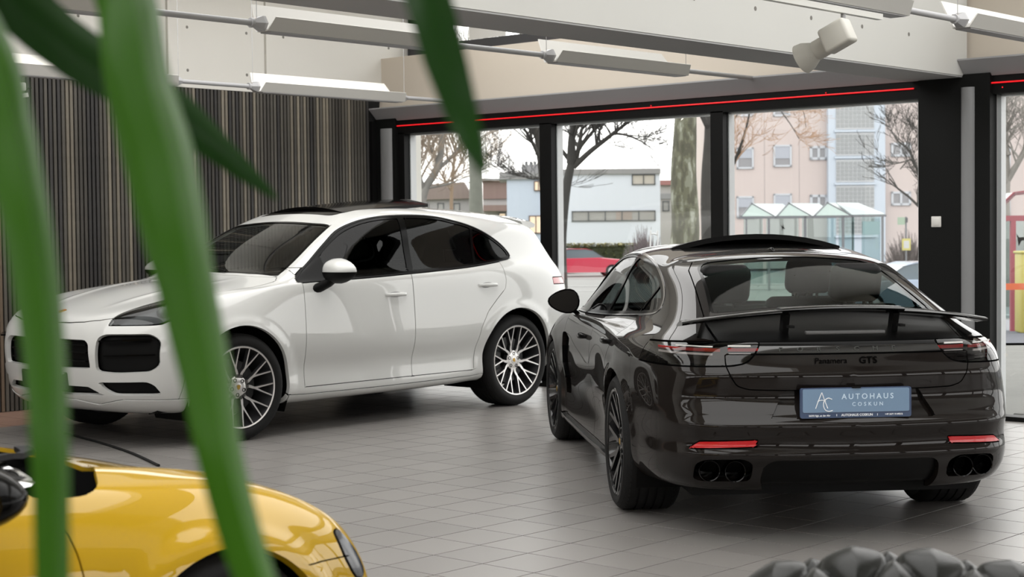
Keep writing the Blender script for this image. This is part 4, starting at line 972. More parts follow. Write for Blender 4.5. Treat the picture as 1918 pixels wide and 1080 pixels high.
def put_wheels(proto, root, xs, half, Rz, steer=0.0):
    """four wheels: outer wall at +-half; right side ones are turned round"""
    k = 0
    for x, st, hf in ((xs[0], steer, half[0]), (xs[1], 0, half[1])):
        for sg in (1, -1):
            o = proto if k == 0 else copy_tree(proto)
            o.parent = root; o.location = (x, sg*hf, Rz); o.rotation_euler = (0, .35*k, (0 if sg > 0 else math.pi)+st); k += 1

# ------------------------------------------------------------------ cabin
LEATHER = mat('black_leather', (.005, .005, .005), .55, spec=.15)
CARPET = mat('car_carpet', (.01, .01, .01), .9)
def make_seat(parent, x, y, z, name='front_seat', w=.5, tilt=.28, head=True):
    b = MB()
    b.rbox((-.25, -w/2, 0), (.27, w/2, .16), .06)
    c = MB(); c.rbox((-.08, -w/2, 0), (.08, w/2, .60), .06)
    if head: c.rbox((-.06, -.14, .63), (.06, .14, .84), .05); c.tube([(0, -.06, .58), (0, -.06, .66)], .008); c.tube([(0, .06, .58), (0, .06, .66)], .008)
    c.xf(Matrix.Translation((-.24, 0, .08)) @ Matrix.Rotation(-tilt, 4, 'Y'))
    b.add(c.v, c.f); b.xf(Matrix.Translation((x, y, z)))
    return b.build(name, LEATHER, parent, 50)
def make_cabin(root, xf, xr, ydr, zfl, dash_x, dash_z, dash_w, rear_x, whl=True):
    box_obj('cabin_floor', (xr, -ydr, zfl-.03), (xf, ydr, zfl), CARPET, root)
    d = MB(); d.rbox((dash_x-.18, -dash_w, zfl+.25), (dash_x+.25, dash_w, dash_z), .06); d.build('dashboard', LEATHER, root, 50)
    make_seat(root, dash_x-.85, .37, zfl+.12); make_seat(root, dash_x-.85, -.37, zfl+.12)
    make_seat(root, rear_x, .36, zfl+.12, 'rear_seat', .56, .32); make_seat(root, rear_x, -.36, zfl+.12, 'rear_seat', .56, .32)
    if whl:
        w = MB(); n = 24
        P = [(0, .18*math.cos(2*math.pi*k/n), .18*math.sin(2*math.pi*k/n)) for k in range(n+1)]
        w.tube(P, .014, 8, False); w.bar([(0, -.17, 0), (.03, 0, -.01), (0, .17, 0)], .05, .02, (1, 0, 0)); w.tube([(0.02, 0, -.0), (.3, 0, -.02)], .035, 10)
        w.xf(Matrix.Translation((dash_x-.32, .37, dash_z-.08)) @ Matrix.Rotation(-.35, 4, 'Y')); w.build('steering_wheel', LEATHER, root, 50)
def make_mirror(root, shell_m, base_m, x, y, z, sg, sx=.11, sy=.125, sz=.085, ang=.12, low_m=None, fr=.03, fy=.19):
    """door mirror: shell, reflecting glass, foot"""
    V = MB(); n, m = 20, 12; L = []
    for i in range(m+1):
        t = math.pi/2*i/m; r = math.cos(t)**.75; xx = sx*math.sin(t)
        L.append([(xx, sy*r*(1.0+.12*math.cos(a))*math.cos(a)*1.0, sz*r*(math.sin(a)*(1-.18*math.cos(a)))) for a in [2*math.pi*k/n for k in range(n)]])
    fl = [(-.012, p[1]*.97, p[2]*.97) for p in L[0]]
    V.rings([fl]+L, True); Mx = Matrix.Translation((x, sg*y, z)) @ Matrix.Rotation(-sg*ang, 4, 'Z') @ Matrix.Scale(sg, 4, (0, 1, 0))
    hi = V.xf(Mx).build('mirror_shell', shell_m, root, 60)
    G = MB(); G.rings([[(-.013, p[1]*.9, p[2]*.88) for p in L[0]], [(-.016, p[1]*.88, p[2]*.86) for p in L[0]]], True)
    G.xf(Mx).build('mirror_glass', mat('mirror_silver', (.22, .23, .23), .03, 1.0), hi)
    if low_m:
        B = MB(); B.rings([[(q[0]+.002, q[1]*1.012, min(q[2]*1.02, -sz*.08)) for q in ring] for ring in [fl]+L], True); B.xf(Mx).build('mirror_under', low_m, hi, 60)
    F = MB(); F.tube([(x+.04, sg*(y-.02), z-sz*.45), (x+.06, sg*(y-.08), z-sz*.95), (x+.10, sg*(y-fy), z-sz*1.45)], [fr, fr*1.05, fr*1.2], 12, True, flat=.6)
    F.build('mirror_foot', base_m, hi, 50)
    return hi
# ------------------------------------------------------------------ white SUV
SUV_XY, SUV_RZ, SUV_K = (-10.28, 8.876), -1.570, 1.027
SUV_COLS = [
 [(2.05,0,.23),(2.22,0,.26),(2.32,0,.36),(2.365,0,.54),(2.37,0,.72),(2.30,0,.87),(2.14,0,.945),(1.62,0,1.085),(1.07,0,1.165),(.62,0,1.41),(.17,0,1.615),(-.02,0,1.665),(-.25,0,1.695)],
 [(2.03,.32,.23),(2.20,.33,.26),(2.30,.34,.36),(2.345,.34,.54),(2.35,.34,.72),(2.28,.335,.87),(2.12,.33,.945),(1.60,.32,1.075),(1.05,.32,1.162),(.60,.31,1.405),(.16,.29,1.61),(-.03,.16,1.663),(-.26,0,1.695)],
 [(1.99,.58,.23),(2.14,.61,.26),(2.24,.63,.36),(2.28,.635,.54),(2.285,.635,.72),(2.22,.62,.875),(2.05,.60,.96),(1.55,.585,1.07),(1.00,.57,1.155),(.57,.535,1.395),(.14,.48,1.60),(-.05,.26,1.662),(-.27,0,1.695)],
 [(1.90,.72,.23),(2.00,.80,.26),(2.08,.85,.36),(2.115,.865,.54),(2.115,.865,.72),(2.06,.83,.87),(1.92,.77,.985),(1.48,.725,1.065),(.96,.70,1.145),(.54,.64,1.385),(.11,.555,1.59),(-.07,.30,1.662),(-.29,0,1.695)],
 [(1.80,.76,.23),(1.84,.86,.26),(1.88,.93,.36),(1.90,.955,.52),(1.90,.96,.70),(1.87,.94,.85),(1.76,.87,.985),(1.35,.82,1.06),(.94,.79,1.135),(.50,.715,1.38),(.08,.605,1.585),(-.1,.33,1.662),(-.3,0,1.695)],
 [(1.4475,.78,.23),(1.4475,.88,.25),(1.4475,.955,.36),(1.4475,.975,.52),(1.4475,.985,.70),(1.4475,.975,.87),(1.42,.91,1.0),(1.15,.87,1.075),(.87,.84,1.135),(.42,.75,1.38),(.0,.632,1.592),(-.15,.345,1.667),(-.35,0,1.697)],
 [(1.0,.79,.22),(1.0,.89,.235),(1.0,.95,.32),(1.0,.955,.47),(1.0,.968,.64),(1.0,.965,.85),(1.0,.945,1.02),(.96,.905,1.095),(.80,.868,1.14),(.33,.765,1.38),(-.1,.642,1.60),(-.22,.35,1.67),(-.42,0,1.699)],
 [(.4,.80,.22),(.4,.90,.235),(.4,.948,.30),(.4,.945,.46),(.4,.966,.62),(.4,.965,.85),(.4,.945,1.03),(.4,.915,1.105),(.40,.886,1.15),(.12,.785,1.37),(-.22,.647,1.605),(-.32,.355,1.673),(-.5,0,1.70)],
 [(-.22,.80,.22),(-.22,.90,.235),(-.22,.948,.30),(-.22,.945,.46),(-.22,.966,.62),(-.22,.965,.85),(-.22,.945,1.04),(-.22,.915,1.12),(-.22,.885,1.168),(-.32,.785,1.38),(-.48,.65,1.61),(-.55,.36,1.675),(-.68,0,1.70)],
 [(-.8,.80,.23),(-.8,.90,.245),(-.8,.948,.31),(-.8,.948,.46),(-.8,.968,.62),(-.8,.968,.85),(-.8,.95,1.05),(-.8,.913,1.14),(-.8,.878,1.195),(-.8,.785,1.39),(-.85,.655,1.602),(-.88,.36,1.672),(-.92,0,1.699)],
 [(-1.4475,.78,.25),(-1.4475,.88,.27),(-1.4475,.955,.36),(-1.4475,.975,.52),(-1.4475,.988,.70),(-1.4475,.985,.88),(-1.4475,.955,1.07),(-1.4475,.905,1.17),(-1.4475,.857,1.235),(-1.42,.775,1.40),(-1.37,.66,1.57),(-1.3,.36,1.652),(-1.2,0,1.685)],
 [(-1.95,.76,.27),(-1.95,.86,.29),(-1.97,.92,.40),(-1.98,.945,.55),(-1.99,.955,.72),(-1.99,.952,.89),(-1.99,.925,1.05),(-1.98,.865,1.17),(-1.96,.80,1.26),(-1.92,.72,1.41),(-1.85,.62,1.54),(-1.65,.34,1.63),(-1.5,0,1.672)],
 [(-2.2,.70,.28),(-2.28,.76,.30),(-2.36,.80,.41),(-2.40,.82,.55),(-2.42,.835,.72),(-2.42,.84,.88),(-2.39,.83,1.02),(-2.34,.79,1.12),(-2.27,.735,1.22),(-2.15,.665,1.39),(-2.0,.58,1.525),(-1.8,.33,1.615),(-1.62,0,1.66)],
 [(-2.3,.5,.30),(-2.42,.5,.32),(-2.50,.52,.43),(-2.53,.54,.56),(-2.535,.55,.72),(-2.53,.55,.88),(-2.51,.55,1.0),(-2.48,.54,1.09),(-2.41,.52,1.18),(-2.27,.48,1.38),(-2.1,.44,1.54),(-1.9,.25,1.615),(-1.7,0,1.655)],
 [(-2.33,.25,.30),(-2.45,.25,.32),(-2.53,.26,.43),(-2.56,.27,.56),(-2.56,.28,.72),(-2.555,.28,.88),(-2.54,.28,1.0),(-2.51,.27,1.09),(-2.44,.26,1.18),(-2.30,.24,1.38),(-2.12,.22,1.545),(-1.93,.12,1.615),(-1.72,0,1.653)],
 [(-2.34,0,.30),(-2.46,0,.32),(-2.54,0,.43),(-2.57,0,.56),(-2.57,0,.72),(-2.565,0,.88),(-2.55,0,1.0),(-2.52,0,1.09),(-2.45,0,1.18),(-2.31,0,1.38),(-2.13,0,1.545),(-1.94,0,1.615),(-1.74,0,1.652)],
]
SUV_WB = 1.4475
def suv_bump(S):
    for cx in (SUV_WB, -SUV_WB):
        r = np.hypot(S[..., 0]-cx, S[..., 2]-.378); w = (S[..., 2] < .98) & (S[..., 1] > .75)
        S[..., 1] += np.where(w, .016/(1+np.exp((r-.485)/.008))*np.exp(-np.clip((S[..., 2]-.86)/.08, 0, 9)**2), 0)
    # hood power crease
    c = np.exp(-((S[..., 1]-(.36+.12*(2.1-S[..., 0])))/.035)**2)*((S[..., 0] > 1.1) & (S[..., 2] > .9))
    S[..., 2] += .008*c*np.clip((2.15-S[..., 0])/.2, 0, 1)*np.clip((S[..., 0]-1.1)/.3, 0, 1)
    return S

# SUV_WARP longer nose, rounder tail
for c_ in SUV_COLS:
    for k_, (x_, y_, z_) in enumerate(c_):
        f_ = min(max((-1.9-x_)/.6, 0), 1)
        c_[k_] = (x_+(.07*min(max((x_-1.75)/.6, 0), 1) if x_ > 1.75 else 0)+.10*f_, y_*(1-.13*f_), z_-.022*max(0,min(1,(z_-1.0)/.5)))
for i_ in range(6, 11):
    c_ = SUV_COLS[i_]
    for k_, dy_ in ((3, -.012), (4, .006), (5, -.006), (6, -.010)): c_[k_] = (c_[k_][0], c_[k_][1]+dy_, c_[k_][2])
#--SPLIT--
WHITE_PAINT = paint_mat('white_paint', (.60, .605, .59), 0.0, .45, spec=.3)
TINT_DARK = glass_mat('privacy_glass', (.05, .055, .055), .5)
TINT_SIDE = glass_mat('tinted_side_glass', (.14, .16, .16), .5)
TINT_SCREEN = glass_mat('windscreen_glass', (.62, .68, .66))
LAMP_GLASS = glass_mat('clear_lamp_lens', (.80, .82, .82))
LAMP_DARK = mat('lamp_housing', (.03, .032, .034), .3, .3)
LAMP_RED = mat('rear_lamp_red', (.40, .012, .012), .2, 0, .8)
REFLECTOR = mat('red_reflector', (.50, .004, .008), .3, 0, .6)
DRL = mat('lamp_white', (.7, .7, .7), .25)
PLATE_WHITE = mat('plate_blank', (.55, .56, .58), .4)
def xline(x0, z0, x1, z1):      # signed distance to a slanted line in side view, positive towards the front
    nx, nz = (z1-z0), -(x1-x0); l = math.hypot(nx, nz); nx, nz = nx/l, nz/l
    if nx < 0: nx, nz = -nx, -nz
    return lambda V: (V[:, 0]-x0)*nx+(V[:, 2]-z0)*nz
neg = lambda f: (lambda V: -f(V))
zb = lambda z: (lambda V: V[:, 2]-z)

def build_suv():
    root = empty('car', (*SUV_XY, 0), SUV_RZ, 'white SUV with silver multi-spoke wheels parked along the slatted wall', 'car'); root.scale = (SUV_K,)*3
    sh = Shell(loft(SUV_COLS, 12, 9), suv_bump); B = Body(sh)
    B.hole(circle(SUV_WB, .385, .430, .55)); B.hole(circle(-SUV_WB, .385, .432, .55))
    dlo = catmull([(.865, 1.105), (.80, 1.155), (.68, 1.225), (.482, 1.352), (.296, 1.458), (.129, 1.518), (-.057, 1.556), (-.3, 1.577), (-.615, 1.58), (-.814, 1.565), (-.962, 1.537), (-1.09, 1.507), (-1.216, 1.464), (-1.341, 1.402), (-1.437, 1.334), (-1.487, 1.268), (-1.478, 1.236), (-1.421, 1.221), (-1.015, 1.179), (-.648, 1.156), (-.275, 1.139), (.019, 1.126), (.35, 1.115), (.70, 1.107)], 4, True)
    D = side(dlo, .45); inner = offs(D, -.016)
    p1, p2 = xline(-.255, 1.14, -.36, 1.58), xline(-.315, 1.14, -.425, 1.58)
    q1, q2 = xline(-1.01, 1.17, -1.13, 1.50), xline(-1.035, 1.17, -1.155, 1.50); m1 = xline(.60, 1.11, .60, 1.5)
    B.region('front_door_glass', inter(inner, neg(p1), lambda V: V[:, 0]-.565), TINT_SIDE, -.006, 0, split=True)
    B.region('rear_door_glass', inter(inner, p2, neg(q1)), TINT_DARK, -.006, 0, split=True)
    B.region('quarter_glass', inter(inner, q2), TINT_DARK, -.006, 0, split=True)
    B.region('window_trim', D, GLOSSBLACK, 0, .01, split=True)
    B.region('window_moulding', inter(offs(D, .010), lambda V: 1.0-V[:, 2]+0), BLACK, .003, .008, split=True)
    ws = top([(1.06, 0), (1.045, .2), (1.005, .5), (.94, .745), (.60, .672), (.26, .585), (.285, .40), (.30, 0)], 1.0)
    B.region('windscreen', offs(ws, -.025), TINT_SCREEN, -.004, 0)
    B.region('windscreen_frit', ws, GLOSSBLACK, 0, .008)
    pr = top(rounded([(.14, -.47), (.14, .47), (-1.52, .44), (-1.52, -.44)], .08), 1.4, False)
    B.region('panoramic_roof', pr, GLOSSBLACK, -.004, .01)
    rg = top(rounded([(-2.40, -.52), (-2.40, .52), (-2.07, .46), (-2.07, -.46)], .06), 1.1, False)
    B.region('rear_window', rg, TINT_DARK, -.004, .01)
    # front openings
    B.region('side_intake', offs(front(rounded([(.565, .535), (.572, .765), (.62, .788), (.865, .788), (.912, .74), (.912, .575), (.875, .533), (.70, .525)], .035), 1.9), 0), BLACK, -.05, .05, split=True)
    B.region('corner_intake', front(rounded([(.555, .462), (.85, .465), (.878, .44), (.892, .372), (.66, .374), (.61, .405)], .02), 1.9), BLACK, -.04, .04, split=True)
    B.region('centre_grille', front(rounded([(-.5, .752), (.47, .748), (.508, .72), (.522, .556), (.15, .548), (-.5, .548)], .02), 2.0), BLACK, -.05, .05)
    B.region('lower_grille', front(rounded([(-.5, .428), (.47, .428), (.585, .372), (.25, .362), (-.5, .362)], .012), 2.0), BLACK, -.04, .04)
    hl = top(rounded([(2.33, .615), (2.312, .645), (2.194, .785), (2.06, .876), (1.95, .905), (1.85, .90), (1.79, .86), (1.82, .77), (1.90, .685), (2.097, .645), (2.25, .615)], .03), .845)
    B.region('headlight_lens', hl, LAMP_GLASS, 0, .0, gap=.004, split=True)
    # panels
    hood = top([(2.376, 0), (2.375, .1), (2.364, .25), (2.342, .40), (2.305, .53), (2.262, .612), (2.10, .645), (1.90, .685), (1.80, .78), (1.4, .805), (1.0, .80), (.95, .76), (1.03, .6), (1.085, .3), (1.10, 0)], .80)
    B.region('bonnet', hood, WHITE_PAINT, 0, .012, gap=.003)
    fd = side([(.858, .335), (.862, .60), (.835, 1.20), (-.28, 1.20), (-.275, 1.138), (-.238, .36), (-.238, .335)], .5)
    rd = side([(-.238, .335), (-.238, .36), (-.275, 1.20), (-1.33, 1.24), (-1.335, 1.05), (-1.31, .98), (-1.20, .90), (-1.08, .80), (-1.0, .68), (-.95, .52), (-.93, .40), (-.925, .335)], .5)
    B.region('front_door', inter(fd, neg(D)), WHITE_PAINT, 0, .012, gap=.0028, split=True)
    B.region('rear_door', inter(rd, neg(D)), WHITE_PAINT, 0, .012, gap=.0028, split=True)
    B.lines[-1] = (inter(rd, offs(neg(D), -.012)), .0028); B.lines[-2] = (inter(fd, offs(neg(D), -.012)), .0028)
    B.region('sill_trim', side([(1.02, .20), (1.02, .29), (.86, .282), (0, .28), (-.92, .288), (-1.02, .30), (-1.02, .20)], .5), WHITE_PAINT, .004, .012, gap=.003, split=True)
    tl = inter(front([(0, .985), (0, 1.035), (.70, 1.05), (1.2, 1.06), (1.2, 1.01), (.70, .985)], -1.97, -1), lambda V: V[:, 0]+1.97)
    B.region('rear_lamp', tl, LAMP_RED, 0, .01, gap=.004)
    tg = front([(0, 1.30), (.60, 1.30), (.70, 1.06), (.64, .70), (0, .66)], -2.05, -1)
    B.line(tg, .003)
    B.region('front_bumper_lip', inter(front([(0, .20), (0, .335), (.28, .335), (.50, .305), (.70, .345), (1.2, .325), (1.2, .2)], 1.75), lambda V: 1.75-V[:, 0]), WHITE_PAINT, .006, .02, gap=.0025)
    B.line(xline(1.905, .60, 1.955, .33), .002, mask=lambda V: np.where((V[:, 2] > .33) & (V[:, 2] < .80) & (np.abs(V[:, 1]) > .7), True, False))
    P = B.build(root, WHITE_PAINT, .03)
    # lamp insides
    for lens in P['headlight_lens']:
        me = lens.data.copy(); o = bpy.data.objects.new('headlight_housing', me); COL.objects.link(o); o.parent = root
        co = np.zeros(len(me.vertices)*3, np.float32); me.vertices.foreach_get('co', co); co = co.reshape(-1, 3)
        ctr = co.mean(0); sg = 1 if ctr[1] > 0 else -1
        co += np.array([-.035, -.03*sg, -.02]); co[:] = ctr+(co-ctr)*1.03
        co += np.array([-.01, -.01*sg, -.005]); me.vertices.foreach_set('co', co.ravel()); me.materials.clear(); me.materials.append(LAMP_DARK); me.update()
        m = MB()
        for k in range(4):
            m.ball((ctr[0]-.115+(k % 2)*.07, ctr[1]+sg*(.035-(k//2)*.05-(k % 2)*.03), ctr[2]+.012-(k//2)*.012+(1-k % 2)*.008), .017, 10, 6)
        m.build('daytime_lamp', DRL, o, 60)
        L = MB(); L.ball((ctr[0]-.02, ctr[1]-sg*.01, ctr[2]-.03), .05, 14, 8); L.build('headlight_projector', mat('projector_dark', (.12, .12, .125), .2, .6), o, 60)
    # slats inside side intakes
    for sg in (1, -1):
        m = MB(); m.bar([(2.36, sg*.60, .742), (2.27, sg*.74, .748), (2.13, sg*.86, .75)], .05, .012); m.bar([(2.33, sg*.60, .64), (2.24, sg*.74, .645), (2.10, sg*.86, .645)], .03, .008)
        m.build('intake_slat', GLOSSBLACK, root)
    m = MB()
    for z in (.60, .66, .71): m.bar([(2.37, -.46, z), (2.40, -.2, z), (2.40, .2, z), (2.37, .46, z)], .03, .01)
    m.build('grille_slat', BLACK, root)
    # number plate holder (dark, no plate text shown)
    m = MB(); m.rings([[(2.452-.10*(y/.5)**2*2-.12*max(0, .46-z)+dx, y, z) for y, z in rounded([(-.27, .40), (.27, .40), (.29, .52), (-.27, .52)], .015)] for dx in (.012, .032)], True)
    m.build('number_plate_holder', mat('plate_holder_black', (.01, .012, .014), .35), root)
    # crest on the bonnet
    p, n = surf_top(sh, 2.262, 0.0)
    m = MB(); shp = [(0, -.032), (.016, -.02), (.025, .004), (.025, .022), (.01, .026), (0, .03), (-.01, .026), (-.025, .022), (-.025, .004), (-.016, -.02)]
    m.prism([(a, b) for a, b in shp], 0, .005, 2)
    Mx = Matrix.Translation(Vector(p)) @ Matrix(((0, 1, 0, 0), (-1, 0, 0, 0), (0, 0, 1, 0), (0, 0, 0, 1)))
    tlt = math.atan2(n[0], n[2]); Mx = Matrix.Translation(Vector(p+n*.001)) @ Matrix.Rotation(tlt, 4, 'Y') @ Matrix.Rotation(math.radians(90), 4, 'Z')
    cr = m.xf(Mx).build('bonnet_crest', GOLD, root)
    for a, b, c_, d_, q in ((.002, .004, .023, .02, CRESTRED), (-.023, -.018, -.003, .002, CRESTRED), (-.007, -.008, .007, .009, mat('crest_black', (.01, .01, .01), .4))):
        MB().box((a, b, .005), (c_, d_, .0062)).xf(Mx).build('crest_field', q, cr)
    # tilted glass roof panel
    m = MB(); L = []
    for x, z in ((.02, 1.664), (-.25, 1.690), (-.55, 1.714), (-.93, 1.730)):
        L.append([(x, y, z-.05*(y/.45)**2) for y in np.linspace(-.45, .45, 9)]+[(x, y, z-.022-.05*(y/.45)**2) for y in np.linspace(.45, -.45, 9)])
    m.rings(L, True); m.build('sunroof_panel', GLOSSBLACK, root, 40)
    m = MB(); m.bar([(-.935, -.45, 1.672), (-.938, -.2, 1.712), (-.938, .2, 1.712), (-.935, .45, 1.672)], .01, .03); m.build('sunroof_frame', STEEL, root)
    # roof spoiler
    m = MB(); L = []
    for y in np.linspace(-.60, .60, 13):
        t = abs(y)/.60
        L.append([(-1.93+.02*t, y, 1.600-.06*t**2), (-2.10+.06*t, y, 1.598-.065*t**2), (-2.20+.10*t*t, y, 1.575-.065*t**2), (-2.19+.10*t*t, y, 1.553-.07*t**2), (-2.03+.06*t, y, 1.53-.06*t**2)])
    m.rings(L, True); m.build('roof_spoiler', WHITE_PAINT, root, 50)
    # handles
    for x, z, nm in ((-.075, .975, 'front'), (-1.11, 1.016, 'rear')):
        for sg in (1, -1):
            p, n = surf_at(sh, x, z)
            m = MB(); m.ball((0, 0, 0), (.075, .004, .026), 16, 8); m.xf(Matrix.Translation((p[0]+.005, sg*(p[1]), p[2]-.004))); rec = m.build('handle_cup', mat('handle_cup_shade', (.25, .25, .25), .5), root, 60)  # grey lens on the white door, the hollow's shade is in its colour
            m = MB(); L = []
            for k in range(9):
                t = -1+2*k/8; w = .010*(1-abs(t)**3)+.002; hh = .016*(1-.35*abs(t)**2)
                L.append([(p[0]+.115*t, sg*(p[1]+.028*(1-t**4)+w*math.cos(a)+.002), p[2]+.012*t*0+hh*math.sin(a)) for a in [2*math.pi*q/10 for q in range(10)]])
            m.rings(L, True); m.build('door_handle', WHITE_PAINT, root, 60)
    for sg in (1, -1):
        make_mirror(root, WHITE_PAINT, BLACK, .60, 1.075, 1.175, sg, .13, .165, .092, .15, low_m=BLACK, fr=.052, fy=.17)
    # underside, arch liners
    b = MB(); b.box((-2.2, -.80, .24), (2.05, .80, .30)); b.build('underbody', BLACK, root)
    for x in (SUV_WB, -SUV_WB):
        for sg in (1, -1):
            m = MB(); L = []
            for k in range(17):
                a = math.radians(-28+236*k/16); r = .455
                L.append([(x+r*math.cos(a), sg*.50, .385+r*math.sin(a)), (x+r*math.cos(a), sg*.935, .385+r*math.sin(a))])
            m.rings(L, False, closed=False); m.add([(x-.46, sg*.50, .2), (x+.46, sg*.50, .2), (x+.46, sg*.50, .86), (x-.46, sg*.50, .86)], [(0, 1, 2, 3)])
            m.build('arch_liner', BLACK, root)
    make_cabin(root, 1.0, -1.9, .76, .42, .62, 1.10, .72, -1.05)
    w = make_wheel(.378, .290, .285, dish=.045); put_wheels(w, root, (SUV_WB, -SUV_WB), (.962, .965), .378, math.radians(-2))
    # wipers
    for y in (.28, -.30):
        m = MB(); pts = []
        for t in np.linspace(0, 1, 7):
            q, nn = surf_top(sh, 1.04-.10*t, y-.50*t if y > 0 else y+.0-.35*t); pts.append(q+nn*.012)
        m.tube(pts, .008, 6); m.build('wiper', BLACK, root)
    return root
suv = build_suv()
# ------------------------------------------------------------------ dark brown fastback
FB_XY, FB_RZ, FB_K = (-5.866, 8.541), 2.397, 1.0
FB_COLS = [
 [(2.05,0,.18),(2.25,0,.20),(2.36,0,.30),(2.41,0,.44),(2.41,0,.58),(2.35,0,.68),(2.22,0,.735),(1.70,0,.87),(1.18,0,.985),(.78,0,1.18),(.36,0,1.345),(.10,0,1.395),(-.15,0,1.415)],
 [(2.03,.32,.18),(2.22,.34,.20),(2.33,.35,.30),(2.38,.35,.44),(2.38,.35,.58),(2.32,.345,.68),(2.19,.34,.735),(1.68,.32,.865),(1.16,.31,.98),(.76,.30,1.175),(.345,.28,1.34),(.09,.15,1.393),(-.16,0,1.415)],
 [(1.97,.58,.18),(2.12,.62,.20),(2.22,.64,.30),(2.27,.65,.44),(2.27,.65,.58),(2.21,.635,.69),(2.08,.61,.76),(1.62,.575,.875),(1.12,.56,.97),(.73,.52,1.165),(.33,.46,1.325),(.07,.25,1.39),(-.17,0,1.415)],
 [(1.88,.72,.18),(1.97,.80,.20),(2.05,.84,.30),(2.08,.855,.44),(2.08,.85,.58),(2.03,.82,.70),(1.92,.765,.82),(1.54,.72,.90),(1.07,.69,.962),(.70,.62,1.155),(.30,.525,1.31),(.05,.29,1.387),(-.19,0,1.416)],
 [(1.80,.76,.18),(1.83,.86,.20),(1.86,.91,.30),(1.88,.93,.46),(1.88,.93,.62),(1.84,.91,.75),(1.74,.84,.865),(1.45,.795,.915),(1.04,.765,.96),(.66,.68,1.145),(.26,.565,1.305),(.02,.31,1.384),(-.21,0,1.417)],
 [(1.475,.78,.18),(1.475,.88,.20),(1.475,.935,.31),(1.475,.95,.46),(1.475,.955,.62),(1.475,.94,.78),(1.43,.885,.89),(1.22,.84,.925),(.98,.80,.957),(.60,.70,1.14),(.20,.585,1.305),(-.02,.32,1.383),(-.24,0,1.418)],
 [(1.0,.79,.17),(1.0,.88,.185),(1.0,.92,.26),(1.0,.915,.42),(1.0,.935,.58),(1.0,.935,.75),(.98,.905,.89),(.95,.865,.935),(.90,.825,.957),(.50,.715,1.14),(.10,.60,1.31),(-.08,.325,1.388),(-.30,0,1.419)],
 [(.4,.80,.17),(.4,.88,.185),(.4,.915,.25),(.4,.905,.42),(.4,.93,.58),(.4,.935,.75),(.4,.912,.88),(.40,.875,.94),(.40,.838,.968),(.18,.73,1.15),(-.08,.61,1.318),(-.18,.335,1.393),(-.38,0,1.42)],
 [(-.22,.80,.17),(-.22,.88,.185),(-.22,.915,.25),(-.22,.905,.42),(-.22,.93,.58),(-.22,.938,.75),(-.22,.915,.88),(-.22,.875,.945),(-.22,.835,.98),(-.30,.73,1.16),(-.38,.61,1.322),(-.42,.335,1.393),(-.52,0,1.418)],
 [(-.8,.80,.18),(-.8,.885,.195),(-.8,.92,.26),(-.8,.912,.42),(-.8,.938,.58),(-.8,.95,.75),(-.8,.935,.87),(-.8,.885,.945),(-.8,.825,.995),(-.76,.72,1.165),(-.70,.605,1.312),(-.68,.33,1.382),(-.70,0,1.407)],
 [(-1.475,.78,.20),(-1.475,.88,.22),(-1.475,.945,.32),(-1.475,.96,.46),(-1.475,.968,.62),(-1.475,.965,.78),(-1.475,.94,.89),(-1.46,.875,.955),(-1.45,.795,1.02),(-1.28,.68,1.175),(-1.05,.58,1.285),(-.95,.32,1.355),(-.88,0,1.388)],
 [(-1.98,.76,.23),(-1.98,.86,.25),(-2.0,.91,.35),(-2.02,.925,.48),(-2.03,.93,.63),(-2.03,.925,.78),(-2.02,.90,.89),(-1.98,.835,.965),(-1.90,.735,1.035),(-1.55,.625,1.185),(-1.16,.555,1.29),(-1.05,.31,1.345),(-.96,0,1.375)],
 [(-2.28,.68,.26),(-2.34,.75,.28),(-2.40,.79,.36),(-2.44,.81,.48),(-2.445,.815,.62),(-2.42,.80,.76),(-2.38,.785,.885),(-2.32,.735,.955),(-2.18,.655,1.02),(-1.70,.57,1.185),(-1.24,.52,1.29),(-1.10,.29,1.342),(-1.0,0,1.372)],
 [(-2.40,.50,.26),(-2.48,.51,.28),(-2.55,.52,.36),(-2.59,.53,.48),(-2.585,.53,.62),(-2.555,.53,.77),(-2.52,.53,.90),(-2.47,.515,.965),(-2.26,.49,1.03),(-1.76,.45,1.19),(-1.29,.42,1.30),(-1.13,.23,1.343),(-1.02,0,1.37)],
 [(-2.44,.25,.26),(-2.52,.26,.28),(-2.59,.26,.36),(-2.635,.265,.48),(-2.63,.27,.62),(-2.60,.27,.77),(-2.565,.27,.905),(-2.51,.26,.975),(-2.28,.25,1.045),(-1.79,.23,1.205),(-1.32,.22,1.318),(-1.15,.12,1.349),(-1.03,0,1.369)],
 [(-2.45,0,.26),(-2.53,0,.28),(-2.60,0,.36),(-2.65,0,.48),(-2.645,0,.62),(-2.61,0,.77),(-2.575,0,.905),(-2.52,0,.975),(-2.29,0,1.05),(-1.80,0,1.21),(-1.33,0,1.325),(-1.16,0,1.351),(-1.04,0,1.368)],
]
for i_, c_ in enumerate(FB_COLS):       # fuller roof shoulders, tidier rear corner
    for k_, (x_, y_, z_) in enumerate(c_):
        if k_ == 11: y_, z_ = y_*1.22, z_+.010
        if k_ == 10: y_, z_ = y_*1.065, z_+.020
        if k_ == 9: y_, z_ = y_*1.02, z_+.012
        if i_ in (11, 12) and 3 <= k_ <= 7: y_ *= .982
        if i_ == 12 and k_ <= 2: y_ *= 1.025
        if i_ >= 12 and k_ <= 1: z_ -= .02
        c_[k_] = (x_, y_, z_)
FB_WB = 1.475
